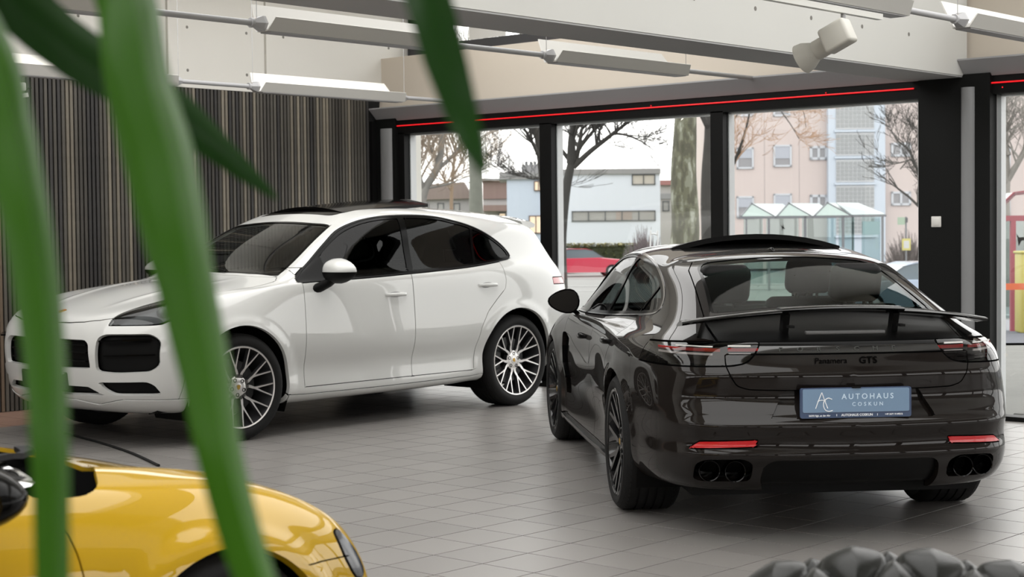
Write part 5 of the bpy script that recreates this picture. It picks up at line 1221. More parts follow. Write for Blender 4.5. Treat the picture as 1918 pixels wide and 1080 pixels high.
def fb_bump(S):
    for cx in (FB_WB, -FB_WB):
        r = np.hypot(S[..., 0]-cx, S[..., 2]-.355); w = (S[..., 2] < .95) & (S[..., 1] > .7)
        S[..., 1] += np.where(w, .012/(1+np.exp((r-.43)/.012))*np.exp(-np.clip((S[..., 2]-.80)/.07, 0, 9)**2), 0)
    # tail relief: crease above the plate, hollow round it, shelf of the bumper, lower ledge
    x, y, z = S[..., 0], S[..., 1], S[..., 2]
    w = np.clip((-2.28-x)/.22, 0, 1)*(z < .93)
    dx = .009*np.exp(-((z-.805)/.026)**2)-.026*np.exp(-((z-.69)/.055)**2)+.020*np.where(z < .575, np.exp(-((z-.575)/.045)**2), np.exp(-((z-.575)/.016)**2))-.008*np.exp(-((z-.50)/.035)**2)+.024*np.where(z < .422, np.exp(-((z-.422)/.04)**2), np.exp(-((z-.422)/.030)**2))
    S[..., 0] -= w*dx
    return S
#--SPLIT--
BROWN_PAINT = paint_mat('dark_brown_paint', (.0075, .0055, .0046), 0.0, .5, coat=.65, spec=.05)
TINT_REAR = glass_mat('rear_window_glass', (.66, .80, .74), .6)
LAMP_CLEAR = glass_mat('rear_lamp_cover', (.62, .60, .60))
LAMP_SMOKE = mat('lamp_smoke', (.012, .012, .012), .2, 0, .4, .2)
def build_fastback():
    root = empty('car.001', (*FB_XY, 0), FB_RZ, 'dark brown fastback with raised rear wing and dealer number plate, seen from behind', 'car')
    sh = Shell(loft(FB_COLS, 12, 9), fb_bump); B = Body(sh)
    B.hole(circle(FB_WB, .362, .388, .5)); B.hole(circle(-FB_WB, .362, .396, .5))
    dlo = catmull([(1.02, .965), (.85, 1.035), (.62, 1.145), (.36, 1.25), (.08, 1.318), (-.2, 1.348), (-.55, 1.345), (-.95, 1.30), (-1.25, 1.235), (-1.5, 1.145), (-1.60, 1.085), (-1.585, 1.06), (-1.45, 1.045), (-1.0, 1.02), (-.4, .992), (.2, .972), (.7, .962)], 4, True)
    D = side(dlo, .45); inner = offs(D, -.018)
    p1, p2 = xline(-.30, .97, -.50, 1.34), xline(-.36, .97, -.56, 1.34)
    q1, q2 = xline(-1.22, 1.0, -1.36, 1.25), xline(-1.245, 1.0, -1.385, 1.25)
    B.region('front_door_glass', inter(inner, neg(p1)), TINT_SIDE, -.005, 0, split=True)
    B.region('rear_door_glass', inter(inner, p2, neg(q1)), TINT_SIDE, -.005, 0, split=True)
    B.region('quarter_glass', inter(inner, q2), TINT_SIDE, -.005, 0, split=True)
    B.region('window_trim', D, GLOSSBLACK, 0, .01, split=True)
    B.region('window_moulding', offs(D, .009), mat('satin_chrome', (.40, .40, .41), .12, .95), .003, .006, split=True)
    ws = top([(1.19, 0), (1.17, .3), (1.10, .57), (1.02, .70), (.66, .60), (.33, .47), (.38, .28), (.40, 0)], .9)
    B.region('windscreen', offs(ws, -.02), TINT_SCREEN, -.004, 0)
    B.region('windscreen_frit', ws, GLOSSBLACK, 0, .008)
    bl = top(rounded([(-2.15, -.5), (-2.13, .45), (-2.10, .575), (-1.80, .535), (-1.42, .50), (-1.32, .45), (-1.335, .25), (-1.345, -.5)], .04), 1.0)
    B.region('rear_window', offs(bl, -.018), TINT_REAR, -.004, 0)
    B.region('rear_window_frit', bl, GLOSSBLACK, 0, .006)
    sr = top(rounded([(.22, -.44), (.22, .44), (-.95, .46), (-.95, -.46)], .07), 1.2, False)
    B.region('panoramic_roof', sr, GLOSSBLACK, -.003, .01)
    # black spoiler bed below the wing
    bed = inter(top([(-2.16, 0), (-2.14, .56), (-2.11, .615), (-2.32, .69), (-2.42, .62), (-2.53, .45), (-2.60, 0)], .9), lambda V: .958-V[:, 2])
    B.region('spoiler_bed', bed, mat('spoiler_bed_black', (.003, .003, .003), .35, spec=.1), -.02, .02)
    # lamps
    lamp = inter(front(rounded([(.424, .960), (.60, .958), (.76, .950), (.90, .935), (1.2, .92), (1.2, .845), (.87, .838), (.70, .842), (.56, .846), (.495, .860), (.455, .90)], .02), -1.97, -1), lambda V: V[:, 0]+1.97)
    B.region('rear_lamp_cover', lamp, LAMP_CLEAR, 0, .004, gap=.004, split=True)
    barf = front([(0, .905), (0, .938), (.50, .938), (.50, .905)], -2.2, -1)
    B.region('light_bar', barf, mat('light_bar_smoke', (.014, .014, .014), .15, 0, .8), .001, .006)
    B.region('light_bar_surround', front([(0, .896), (0, .958), (.455, .958), (.455, .896)], -2.2, -1), GLOSSBLACK, -.003, .004)
    pr = front(rounded([(-.5, .735), (.325, .731), (.40, .60), (-.5, .600)], .02), -2.3, -1)
    B.region('plate_recess', pr, BROWN_PAINT, -.028, .028)
    tg = front(rounded([(-.5, 1.2), (.59, 1.2), (.592, .85), (.575, .80), (.545, .752), (.49, .735), (.32, .731), (-.5, .731)], .015), -2.1, -1)
    B.region('tailgate', inter(tg, lambda V: V[:, 2]-.90), BROWN_PAINT, 0, .012, gap=.003)
    B.region('reflector', front(rounded([(.470, .468), (.457, .503), (.72, .492), (.765, .455), (.74, .455)], .008), -2.2, -1), REFLECTOR, .004, .008, gap=.003, split=True)
    B.region('exhaust_recess', front(rounded([(.475, .295), (.475, .385), (.52, .412), (.70, .405), (.735, .38), (.735, .30), (.70, .29)], .03), -2.2, -1), BLACK, -.06, .06, split=True)
    B.region('diffuser', front(rounded([(-.5, .225), (-.5, .405), (.385, .405), (.425, .375), (.435, .30), (.40, .225)], .03), -2.3, -1), mat('diffuser_black', (.003, .003, .003), .3, spec=.15), -.03, .03)
    # door lines and vent
    fd = side([(.93, .25), (.96, .60), (.93, .94), (.9, 1.02), (-.31, 1.02), (-.31, .97), (-.33, .70), (-.35, .25)], .5)
    rd = side([(-.35, .25), (-.33, .70), (-.31, .97), (-.31, 1.02), (-1.28, 1.06), (-1.30, .95), (-1.26, .88), (-1.14, .78), (-1.04, .62), (-1.0, .45), (-.99, .25)], .5)
    B.region('side_vent', side(rounded([(1.02, .80), (.86, .81), (.64, .775), (.70, .66), (.70, .52), (.74, .40), (.96, .39), (.92, .55)], .03), .5), GLOSSBLACK, -.035, .035, split=True)
    B.region('front_door', inter(fd, neg(D)), BROWN_PAINT, 0, .012, split=True)
    B.lines.append((inter(fd, offs(neg(D), -.010)), .0028))
    B.region('rear_door', inter(rd, neg(D)), BROWN_PAINT, 0, .012, split=True)
    B.lines.append((inter(rd, offs(neg(D), -.010)), .0028))
    B.region('sill_trim', side([(1.06, .15), (1.06, .25), (.9, .235), (0, .225), (-.95, .235), (-1.08, .25), (-1.08, .15)], .5), GLOSSBLACK, .022, .03, split=True)
    hood = top([(2.26, 0), (2.23, .3), (2.10, .58), (1.90, .66), (1.5, .72), (1.12, .72), (1.16, .5), (1.21, .2), (1.22, 0)], .65)
    B.line(hood, .003)
    hl = top(rounded([(2.16, .62), (2.0, .78), (1.78, .86), (1.72, .80), (1.85, .70), (2.08, .60)], .03), .64)
    B.region('headlight', hl, LAMP_DARK, 0, .01, gap=.004, split=True)
    B.region('front_intake', front(rounded([(-.5, .32), (-.5, .52), (.55, .52), (.75, .50), (.78, .36), (.70, .30)], .03), 1.9), BLACK, -.04, .04)
    hatch = top([(-2.6, .60), (-2.18, .615), (-1.80, .58), (-1.44, .548), (-1.30, .50), (-1.25, .30), (-1.24, 0), (-2.6, 0)], .96)
    B.line(hatch, .003)
    P = B.build(root, BROWN_PAINT, .03)
    # lamp insides: light strips behind the covers
    for sg in (1, -1):
        back = MB(); L = []
        ys = np.linspace(.44, .93, 15)
        pts = []
        for y in ys:
            q, n = surf_rear(sh, min(y, .70), .90) if y <= .70 else surf_at(sh, -2.33+(y-.70)/.23*.36, .90)
            pts.append((q, n))
        def strip(name, z0, z1, a, b, m, dep):
            mm = MB(); LL = []
            for (q, n) in pts[a:b]:
                c0 = q-n*dep
                LL.append([(c0[0], sg*c0[1], z0), (c0[0], sg*c0[1], z1), (c0[0]-n[0]*.006, sg*(c0[1]-n[1]*.006), z1), (c0[0]-n[0]*.006, sg*(c0[1]-n[1]*.006), z0)])
            mm.rings(LL, True); return mm.build(name, m, P['rear_lamp_cover'][0 if sg > 0 else -1])
        strip('lamp_backing', .848, .930, 0, 14, LAMP_SMOKE, .045)
        strip('brake_light_strip', .913, .929, 0, 5, LAMP_RED, .012); strip('brake_light_strip', .911, .926, 5, 12, LAMP_RED, .016)
        wh = mat('lamp_reflector_white', (.80, .80, .78), .3)
        strip('reversing_light', .935, .943, 1, 5, wh, .014); strip('indicator_strip', .894, .905, 1, 5, wh, .014)
        strip('indicator_strip', .893, .903, 6, 12, wh, .018); strip('reversing_light', .931, .937, 6, 9, wh, .020)
        strip('lamp_rib', .868, .874, 0, 14, GLOSSBLACK, .008)
    # plate and holder
    Rz = Matrix(((0, 0, -1, -2.647), (-1, 0, 0, 0), (0, 1, 0, .676), (0, 0, 0, 1)))      # text plane: x to the car's right, y up, normal to the rear
    hold = MB(); hold.prism(rounded([(-.267, -.072), (.267, -.072), (.267, .070), (-.267, .070)], .012), -.012, 0, 2); ho = hold.xf(Rz).build('number_plate_holder', mat('plate_frame_blue', (.035, .065, .14), .35, coat=.5), root)
    pl = MB(); pl.prism(rounded([(-.256, -.045), (.256, -.045), (.256, .065), (-.256, .065)], .008), 0, .004, 2); pl.xf(Rz).build('number_plate', mat('plate_blue_grey', (.17, .27, .40), .35, coat=.4), ho)
    tw = mat('plate_lettering', (.62, .76, .88), .4); tw2 = mat('plate_lettering_white', (.85, .88, .92), .4)
    def T(x, y, z=.0045): return Rz @ Matrix.Translation((x, y, z))
    text_mesh('plate_text', 'AUTOHAUS', .036, tw, ho, T(.055, .027), spacing=1.45, bold=.0003)
    text_mesh('plate_text', 'COSKUN', .025, tw, ho, T(.055, -.009), spacing=1.75, bold=.0002)
    text_mesh('plate_text', 'AUTOHAUS COSKUN', .0155, tw2, ho, T(.005, -.0595, .001), spacing=1.0, bold=.0004)
    text_mesh('plate_text', 'I', .0145, tw2, ho, T(-.093, -.0595, .001), bold=.0004); text_mesh('plate_text', 'I', .0145, tw2, ho, T(.103, -.0595, .001), bold=.0004)
    text_mesh('plate_text', '56593 Bgh. an der Ahr', .0112, tw2, ho, T(-.175, -.0605, .001), bold=.0003)
    text_mesh('plate_text', '+49 2671 9149212', .0112, tw2, ho, T(.182, -.059, .001), bold=.0003)
    lg = MB()
    def stroke(P, w): lg.tube([(*p, .0055) for p in catmull(P, 6)], w, 6, True, flat=.5)
    stroke([(-.195, -.026), (-.180, .014), (-.165, .049)], .0022); stroke([(-.165, .049), (-.152, .012), (-.137, -.026)], .0022); stroke([(-.186, .008), (-.165, .013), (-.146, .008)], .0018)
    stroke([(-.116, .016), (-.136, .022), (-.154, .008), (-.157, -.014), (-.148, -.034), (-.130, -.040), (-.113, -.036)], .0022)
    lg.xf(Rz).build('plate_logo', tw2, ho)
    MB().box((-.02, .068, .0), (.02, .074, .012)).xf(Rz).build('plate_lamp', BLACK, ho)
    # lettering across the light bar and script below
    dk = mat('bar_lettering', (.055, .06, .055), .3, .3)
    word = 'PORSCHE'
    for i, chx in enumerate(word):
        y = .335-(.542*i/6) + .0
        q, n = surf_rear(sh, y, .922)
        R_ = Matrix(((0, 0, -1, q[0]-.0035), (-1, 0, 0, y), (0, 1, 0, .922), (0, 0, 0, 1)))
        text_mesh('bar_letter', chx, .028, dk, root, R_, xs=1.35, extrude=.002, bold=.0006)
    q, n = surf_rear(sh, 0, .868)
    tl = math.atan2(-n[2], -n[0]) if n[0] else 0
    R_ = Matrix(((0, 0, -1, q[0]-.004), (-1, 0, 0, .015), (0, 1, 0, .868), (0, 0, 0, 1)))
    text_mesh('model_script', 'Panamera', .040, GLOSSBLACK, root, R_ @ Matrix.Translation((-.088, 0, 0)), spacing=1.0, extrude=.002)
    text_mesh('model_script', 'GTS', .046, GLOSSBLACK, root, R_ @ Matrix.Translation((.092, 0, 0)), spacing=1.1, extrude=.002, bold=.001)
    # raised wing: centre section, two side sections
    def wing(name, y0, y1, dz, dx):
        m = MB(); L = []
        for y in np.linspace(y0, y1, 11):
            t = abs(y)/.76; zc = 1.100-.062*t**2.1+dz; xr = -2.475+.13*t**2.6+dx; ch = .20-.05*t**3
            L.append([(xr, y, zc), (xr+.01, y, zc+.008), (xr+ch*.5, y, zc+.012), (xr+ch, y, zc-.012), (xr+ch, y, zc-.022), (xr+ch*.45, y, zc-.012), (xr+.008, y, zc-.009)])
        m.rings(L, True); return m.build(name, mat('wing_black', (.003, .003, .003), .12, 0, .4, .12), root, 40)
    wing('wing_centre', -.30, .30, .010, 0); wing('wing_side', .27, .762, 0, .006); wing('wing_side', -.762, -.27, 0, .006)
    for y in (.27, -.27):
        m = MB(); m.bar([(-2.36, y, .985), (-2.40, y, 1.09)], .03, .06, (1, 0, 0)); m.box((-2.52, y-.012, 1.02), (-2.46, y+.012, 1.032)); m.build('wing_strut', BLACK, root)
    q, n = surf_rear(sh, 0, .965)
    m = MB(); m.rbox((-2.49, -.195, .985), (-2.46, .195, 1.003), .006, 2); m.build('high_brake_light', mat('brake_light_grey', (.10, .10, .10), .25), root, 40)
    # tail pipes
    for sg in (1, -1):
        for y in (.555, .668):
            m = MB(); x0 = -2.545 if y < .6 else -2.50
            m.lathe([(.050, .05), (.052, .0), (.050, -.006), (.046, -.003), (.044, .12)], 28, 'x', c=(x0, sg*y, .348)); m.lathe([(.0445, .115), (.001, .115)], 28, 'x', c=(x0, sg*y, .348))
            m.build('tail_pipe', mat('black_chrome', (.018, .018, .018), .15, 1.0), root, 40)
    # sunroof panel, raised
    m = MB(); L = []
    for x, z in ((.05, 1.412), (-.2, 1.432), (-.5, 1.452), (-.72, 1.462)):
        L.append([(x, y, z-.075*(abs(y)/.50)**2.2) for y in np.linspace(-.50, .50, 11)]+[(x, y, z-.03-.075*(abs(y)/.50)**2.2) for y in np.linspace(.50, -.50, 11)])
    m.rings(L, True); m.build('sunroof_panel', BLACK, root, 40)
    m = MB(); q, n = surf_top(sh, -1.10, 0); L = []
    for k in range(7):
        t = k/6; w = .018*(1-t)+.003; L.append([(q[0]+.05-.10*t, w*math.cos(a), q[2]+.012-.012*t+(0.004+.022*math.sin(math.pi*min(1, t*1.2))*(.6))*max(0, math.sin(a))) for a in [2*math.pi*j/10 for j in range(10)]])
    m.rings(L, True); m.build('roof_antenna', GLOSSBLACK, root, 50)
    for x, z in ((-.02, .838), (-1.13, .882)):
        for sg in (1, -1):
            p, n = surf_at(sh, x, z); m = MB(); L = []
            for k in range(9):
                t = -1+2*k/8; w = .012*(1-abs(t)**3)+.002; hh = .018*(1-.35*t*t)
                L.append([(p[0]+.115*t, sg*(p[1]+.03*(1-t**4)+w*math.cos(a)), p[2]+hh*math.sin(a)) for a in [2*math.pi*r/10 for r in range(10)]])
            m.rings(L, True); m.build('door_handle', GLOSSBLACK, root, 60)
    for sg in (1, -1):
        make_mirror(root, GLOSSBLACK, GLOSSBLACK, .72, .945, 1.022, sg, .11, .108, .083, .14, fr=.024, fy=.11)
        m = MB(); m.bar([(.70, sg*.93, .52), (.80, sg*.935, .60), (.82, sg*.935, .72)], .02, .05, (0, 1, 0)); m.build('vent_blade', GLOSSBLACK, root)
    b = MB(); b.box((-2.25, -.70, .19), (2.05, .70, .25)); b.build('underbody', BLACK, root)
    for x in (FB_WB, -FB_WB):
        for sg in (1, -1):
            m = MB(); L = []
            for k in range(17):
                a = math.radians(-28+236*k/16); r = .412
                L.append([(x+r*math.cos(a), sg*.48, .362+r*math.sin(a)), (x+r*math.cos(a), sg*.91, .362+r*math.sin(a))])
            m.rings(L, False, closed=False); m.add([(x-.42, sg*.48, .18), (x+.42, sg*.48, .18), (x+.42, sg*.48, .78), (x-.42, sg*.48, .78)], [(0, 1, 2, 3)])
            m.build('arch_liner', BLACK, root)
    make_cabin(root, 1.05, -2.0, .74, .30, .78, .93, .70, -1.0)
    w = make_wheel(.362, .283, .30, BLACKALLOY, BLACKALLOY, dish=.03, sp=.02); put_wheels(w, root, (FB_WB, -FB_WB), (.945, .962), .362, math.radians(1))
    return root
fastback = build_fastback()
# ------------------------------------------------------------------ yellow sports car, only its right front corner is in the picture
SP_XY, SP_RZ = (-4.19, 1.19), math.radians(92)
SP_COLS = [
 [(2.0,0,.12),(2.16,0,.13),(2.24,0,.22),(2.26,0,.36),(2.25,0,.50),(2.19,0,.60),(2.06,0,.665),(1.58,0,.80),(1.08,0,.905),(.70,0,1.06),(.25,0,1.19),(.0,0,1.225),(-.2,0,1.235)],
 [(1.98,.32,.12),(2.13,.34,.13),(2.21,.35,.22),(2.23,.35,.36),(2.22,.35,.50),(2.16,.345,.60),(2.03,.34,.665),(1.56,.33,.80),(1.06,.31,.902),(.68,.30,1.055),(.24,.28,1.185),(-.01,.15,1.223),(-.21,0,1.235)],
 [(1.92,.58,.12),(2.04,.62,.13),(2.11,.64,.22),(2.13,.65,.36),(2.12,.645,.50),(2.06,.63,.61),(1.93,.61,.69),(1.50,.59,.81),(1.0,.56,.895),(.63,.52,1.045),(.21,.46,1.17),(-.03,.25,1.218),(-.22,0,1.236)],
 [(1.82,.72,.12),(1.89,.80,.13),(1.94,.85,.22),(1.95,.865,.36),(1.945,.86,.50),(1.90,.835,.625),(1.79,.78,.735),(1.42,.74,.83),(.93,.68,.892),(.57,.62,1.03),(.17,.53,1.155),(-.05,.30,1.213),(-.24,0,1.237)],
 [(1.72,.78,.12),(1.75,.87,.13),(1.77,.92,.22),(1.78,.94,.38),(1.775,.94,.54),(1.73,.915,.68),(1.63,.86,.775),(1.36,.80,.835),(.88,.74,.892),(.52,.665,1.02),(.13,.565,1.145),(-.08,.32,1.21),(-.26,0,1.237)],
 [(1.325,.80,.12),(1.325,.90,.13),(1.325,.95,.24),(1.325,.965,.40),(1.325,.97,.56),(1.325,.955,.70),(1.31,.905,.79),(1.14,.85,.84),(.82,.785,.893),(.46,.69,1.015),(.09,.58,1.14),(-.1,.33,1.208),(-.28,0,1.238)],
 [(.85,.80,.12),(.85,.89,.13),(.85,.925,.22),(.85,.92,.38),(.85,.94,.54),(.85,.945,.68),(.84,.915,.79),(.82,.87,.845),(.74,.81,.893),(.38,.71,1.01),(.02,.59,1.14),(-.14,.335,1.207),(-.32,0,1.238)],
 [(.3,.80,.12),(.3,.88,.13),(.3,.91,.20),(.3,.90,.36),(.3,.92,.52),(.3,.935,.66),(.3,.915,.78),(.3,.875,.85),(.3,.825,.90),(.1,.72,1.02),(-.14,.60,1.145),(-.22,.34,1.207),(-.38,0,1.235)],
 [(-.3,.80,.12),(-.3,.88,.13),(-.3,.91,.20),(-.3,.90,.36),(-.3,.925,.52),(-.3,.945,.66),(-.3,.93,.79),(-.3,.88,.865),(-.3,.83,.915),(-.34,.72,1.03),(-.40,.60,1.145),(-.42,.34,1.20),(-.46,0,1.225)],
 [(-.85,.80,.13),(-.85,.89,.14),(-.85,.93,.22),(-.85,.93,.38),(-.85,.95,.54),(-.85,.965,.68),(-.85,.95,.80),(-.85,.89,.88),(-.85,.82,.935),(-.80,.70,1.03),(-.72,.58,1.125),(-.66,.33,1.175),(-.60,0,1.20)],
 [(-1.325,.80,.14),(-1.325,.90,.15),(-1.325,.955,.26),(-1.325,.968,.42),(-1.325,.97,.58),(-1.325,.965,.72),(-1.325,.94,.83),(-1.32,.87,.90),(-1.30,.78,.94),(-1.15,.66,1.01),(-.98,.55,1.08),(-.84,.32,1.13),(-.74,0,1.165)],
 [(-1.75,.78,.17),(-1.75,.87,.18),(-1.77,.91,.28),(-1.78,.93,.44),(-1.78,.93,.60),(-1.77,.92,.74),(-1.75,.88,.84),(-1.70,.81,.90),(-1.62,.72,.93),(-1.40,.60,.97),(-1.18,.50,1.03),(-1.0,.30,1.09),(-.86,0,1.13)],
 [(-1.98,.70,.18),(-2.02,.76,.19),(-2.06,.80,.29),(-2.08,.81,.45),(-2.08,.81,.61),(-2.06,.80,.75),(-2.02,.77,.84),(-1.94,.71,.89),(-1.80,.62,.915),(-1.55,.53,.95),(-1.30,.44,1.0),(-1.08,.27,1.06),(-.92,0,1.11)],
 [(-2.06,.5,.18),(-2.10,.51,.19),(-2.14,.52,.29),(-2.16,.53,.45),(-2.16,.53,.61),(-2.14,.53,.75),(-2.10,.52,.85),(-2.02,.50,.885),(-1.88,.46,.91),(-1.62,.40,.94),(-1.35,.34,.99),(-1.12,.20,1.045),(-.96,0,1.095)],
 [(-2.08,.25,.18),(-2.12,.26,.19),(-2.16,.26,.29),(-2.18,.27,.45),(-2.18,.27,.61),(-2.16,.27,.75),(-2.12,.26,.85),(-2.04,.25,.885),(-1.90,.23,.91),(-1.64,.20,.94),(-1.37,.17,.985),(-1.14,.10,1.04),(-.98,0,1.09)],
 [(-2.08,0,.18),(-2.12,0,.19),(-2.16,0,.29),(-2.18,0,.45),(-2.18,0,.61),(-2.16,0,.75),(-2.12,0,.85),(-2.04,0,.885),(-1.90,0,.91),(-1.64,0,.94),(-1.37,0,.985),(-1.14,0,1.04),(-.98,0,1.09)],
]
for i_, c_ in enumerate(SP_COLS):
    for k_, (x_, y_, z_) in enumerate(c_):
        if k_ >= 7: z_ += .037 if k_ > 7 else .028
        if k_ == 6 and i_ < 10: z_ += .002
        if x_ > 1.6: x_ -= .03*(x_-1.6)/.6
        c_[k_] = (x_, y_, z_)
SP_WB = 1.325
def sp_bump(S):
    for cx in (SP_WB, -SP_WB):
        r = np.hypot(S[..., 0]-cx, S[..., 2]-.345); w = (S[..., 2] < .84) & (S[..., 1] > .75)
        S[..., 1] += np.where(w, .014/(1+np.exp((r-.415)/.007))*np.exp(-np.clip((S[..., 2]-.74)/.06, 0, 9)**2), 0)
    x, y = S[..., 0], S[..., 1]; t = np.clip((x-.7)/1.2, 0, 1)
    top_ = (S[..., 2] > .6) & (x > .75) & (x < 2.1)
    crest = .74-.10*t
    S[..., 2] += np.where(top_, .016*np.exp(-((y-crest)/.07)**2)*np.clip((x-.75)/.2, 0, 1)*np.clip((2.1-x)/.3, 0, 1), 0)
    return S
#--SPLIT--

YELLOW_PAINT = paint_mat('yellow_paint', (.49, .295, .005), 0.0, .5, spec=.12)
def build_sports():
    root = empty('car.002', (*SP_XY, 0), SP_RZ, 'yellow sports car at bottom left with black mirror, mostly outside the picture', 'car')
    sh = Shell(loft(SP_COLS, 12, 9), sp_bump); B = Body(sh)
    B.hole(circle(SP_WB, .345, .362, .5)); B.hole(circle(-SP_WB, .345, .366, .5))
    dlo = catmull([(.86, .925), (.60, 1.02), (.30, 1.125), (0, 1.18), (-.35, 1.19), (-.62, 1.15), (-.70, 1.06), (-.62, .965), (-.2, .945), (.3, .93)], 4, True)
    D = side(dlo, .4)
    B.region('side_window', offs(D, -.02), TINT_SIDE, -.004, 0, split=True); B.region('window_trim', D, GLOSSBLACK, 0, .01, split=True)
    B.region('window_moulding', inter(offs(D, .014)), CHROME, .002, .006, split=True)
    cw = top([(1.255, 0)]+[tuple(q) for q in catmull([(1.255, .02), (1.25, .20), (1.225, .40), (1.20, .50), (1.15, .64), (1.09, .746), (1.03, .835), (.96, .861), (.84, .855)], 4)]+[(.55, .64), (.25, .525), (.12, .45), (.16, .25), (.18, 0)], .8)
    gl = top([(1.00, 0), (.98, .25), (.92, .5), (.80, .68), (.55, .60), (.25, .485), (.17, .42), (.21, .25), (.23, 0)], .85)
    B.region('windscreen', gl, TINT_SCREEN, -.004, 0); B.region('windscreen_cowl', cw, mat('cowl_black', (.003, .003, .003), 1.0, spec=0), -.012, .014)
    hood = top([(2.08, 0), (2.0, .40), (1.86, .56), (1.40, .66), (1.22, .66), (1.25, .44), (1.27, .2), (1.275, 0)], .62)
    B.line(offs(hood, -.0), .0015)
    hl = inter(side(rounded([(1.742, .682), (1.775, .684), (1.83, .62), (1.86, .56), (1.84, .535), (1.80, .55), (1.765, .61)], .015), .55))
    B.region('headlight', hl, mat('headlight_dark_grey', (.03, .033, .04), .2, .2, .3), .004, .012, gap=.003, split=True)
    B.line(side([(1.55, .622), (1.76, .612), (1.9, .60), (2.6, .60), (2.6, 0), (1.55, 0)], .4), .002, mask=lambda V: (V[:, 0] > 1.60) & (V[:, 0] < 1.78) & (V[:, 2] > .59))
    fd = side([(.905, .22), (.935, .50), (.905, .75), (.895, .80), (.86, .86), (.84, .92), (-.60, 1.0), (-.66, .80), (-.60, .22)], .5)
    B.region('door', inter(fd, neg(D)), YELLOW_PAINT, 0, .012, split=True); B.lines.append((inter(fd, offs(neg(D), -.016)), .0026))
    B.region('side_blade', side([(-.70, .25), (-.66, .78), (-.72, 1.02), (-.98, 1.0), (-1.02, .80), (-.90, .25)], .4), GLOSSBLACK, .002, .01, split=True)
    B.region('front_grille', front(rounded([(-.5, .20), (-.5, .50), (.42, .50), (.50, .35), (.42, .18)], .03), 1.9), BLACK, -.04, .04)
    B.region('front_intake', front(rounded([(.56, .18), (.55, .42), (.86, .46), (.86, .20)], .03), 1.5), BLACK, -.04, .04, split=True)
    B.region('rear_window', top(rounded([(-1.3, -.35), (-1.3, .35), (-.75, .45), (-.75, -.45)], .05), .95, False), TINT_DARK, -.004, .01)
    B.region('rear_lamp', front(rounded([(.45, .70), (.45, .80), (.80, .80), (.80, .70)], .02), -1.6, -1), LAMP_RED, 0, .01, split=True)
    P = B.build(root, YELLOW_PAINT, .03)
    for sg in (1, -1):
        hi = make_mirror(root, GLOSSBLACK, BLACK, .57, 1.02, .935, sg, .11, .115, .075, .12)
    for y in (-.40, .18):
        m = MB(); pts = []
        for t in np.linspace(0, 1, 8):
            q, nn = surf_top(sh, 1.10-.10*t-.25*t*t, y-.36*t); pts.append(q+nn*.016)
        m.bar(pts, [.035]*3+[.02]*5, .014); m.build('wiper', mat('wiper_grey', (.02, .02, .022), .6, spec=.15), root)
    b = MB(); b.box((-1.8, -.75, .12), (1.75, .75, .2)); b.build('underbody', BLACK, root)
    for x in (SP_WB, -SP_WB):
        for sg in (1, -1):
            m = MB(); L = []
            for k in range(17):
                a = math.radians(-28+236*k/16); r = .38
                L.append([(x+r*math.cos(a), sg*.48, .345+r*math.sin(a)), (x+r*math.cos(a), sg*.925, .345+r*math.sin(a))])
            m.rings(L, False, closed=False); m.add([(x-.38, sg*.48, .12), (x+.38, sg*.48, .12), (x+.38, sg*.48, .72), (x-.38, sg*.48, .72)], [(0, 1, 2, 3)]); m.build('arch_liner', BLACK, root)
    box_obj('cabin_floor', (-.8, -.72, .2), (.95, .72, .24), CARPET, root)
    d = MB(); d.rbox((.42, -.68, .5), (.85, .68, .86), .06); d.build('dashboard', LEATHER, root, 50)
    for y in (.37, -.37): make_seat(root, -.30, y, .26)
    box_obj('bulkhead', (-.72, -.70, .24), (-.66, .70, 1.05), CARPET, root)
    w = make_wheel(.345, .262, .26, BLACKALLOY, BLACKALLOY, dish=.03, crest=False, sp=.018); put_wheels(w, root, (SP_WB, -SP_WB), (.952, .955), .345, 0)
    return root
sports = build_sports()
# ------------------------------------------------------------------ palm in front of the camera: a cane in a pot left of the view, its strap leaves hang through it
def leaf_mat(name, c0, c1, rough=.36):
    m = mat(name, c0, rough, spec=.28); nt = m.node_tree; b = nt.nodes['Principled BSDF']; out = nt.nodes['Material Output']
    tc = nt.nodes.new('ShaderNodeTexCoord'); nz = nt.nodes.new('ShaderNodeTexNoise'); nz.inputs['Scale'].default_value = 7; mp = nt.nodes.new('ShaderNodeMapping'); mp.inputs['Scale'].default_value = (1, 1, .15)
    mx = nt.nodes.new('ShaderNodeMix'); mx.data_type = 'RGBA'; mx.inputs['A'].default_value = (*c0, 1); mx.inputs['B'].default_value = (*c1, 1)
    nt.links.new(tc.outputs['Object'], mp.inputs[0]); nt.links.new(mp.outputs[0], nz.inputs['Vector']); nt.links.new(nz.outputs['Fac'], mx.inputs['Factor']); nt.links.new(mx.outputs['Result'], b.inputs['Base Color'])
    tl = nt.nodes.new('ShaderNodeBsdfTranslucent'); nt.links.new(mx.outputs['Result'], tl.inputs[0]); ms = nt.nodes.new('ShaderNodeMixShader'); ms.inputs[0].default_value = .35
    nt.links.new(b.outputs[0], ms.inputs[1]); nt.links.new(tl.outputs[0], ms.inputs[2]); nt.links.new(ms.outputs[0], out.inputs[0]); return m
LEAF = leaf_mat('palm_leaf', (.045, .165, .006), (.085, .26, .012))
LEAFD = leaf_mat('palm_leaf_dark', (.010, .055, .004), (.02, .095, .008))
px = at_depth(-330, 431, 1.30)
plant = empty('potted_palm', (px[0], px[1], 0), 0, 'potted palm close to the camera whose long green strap leaves hang across the picture', 'plant')
PO = np.array([px[0], px[1], 0.0])
m = MB(); m.lathe([(.001, .0), (.15, .0), (.155, .01), (.19, .36), (.195, .38), (.18, .38), (.172, .33), (.001, .33)], 32, 'z'); m.build('pot', mat('pot_anthracite', (.05, .05, .052), .5), plant, 40)
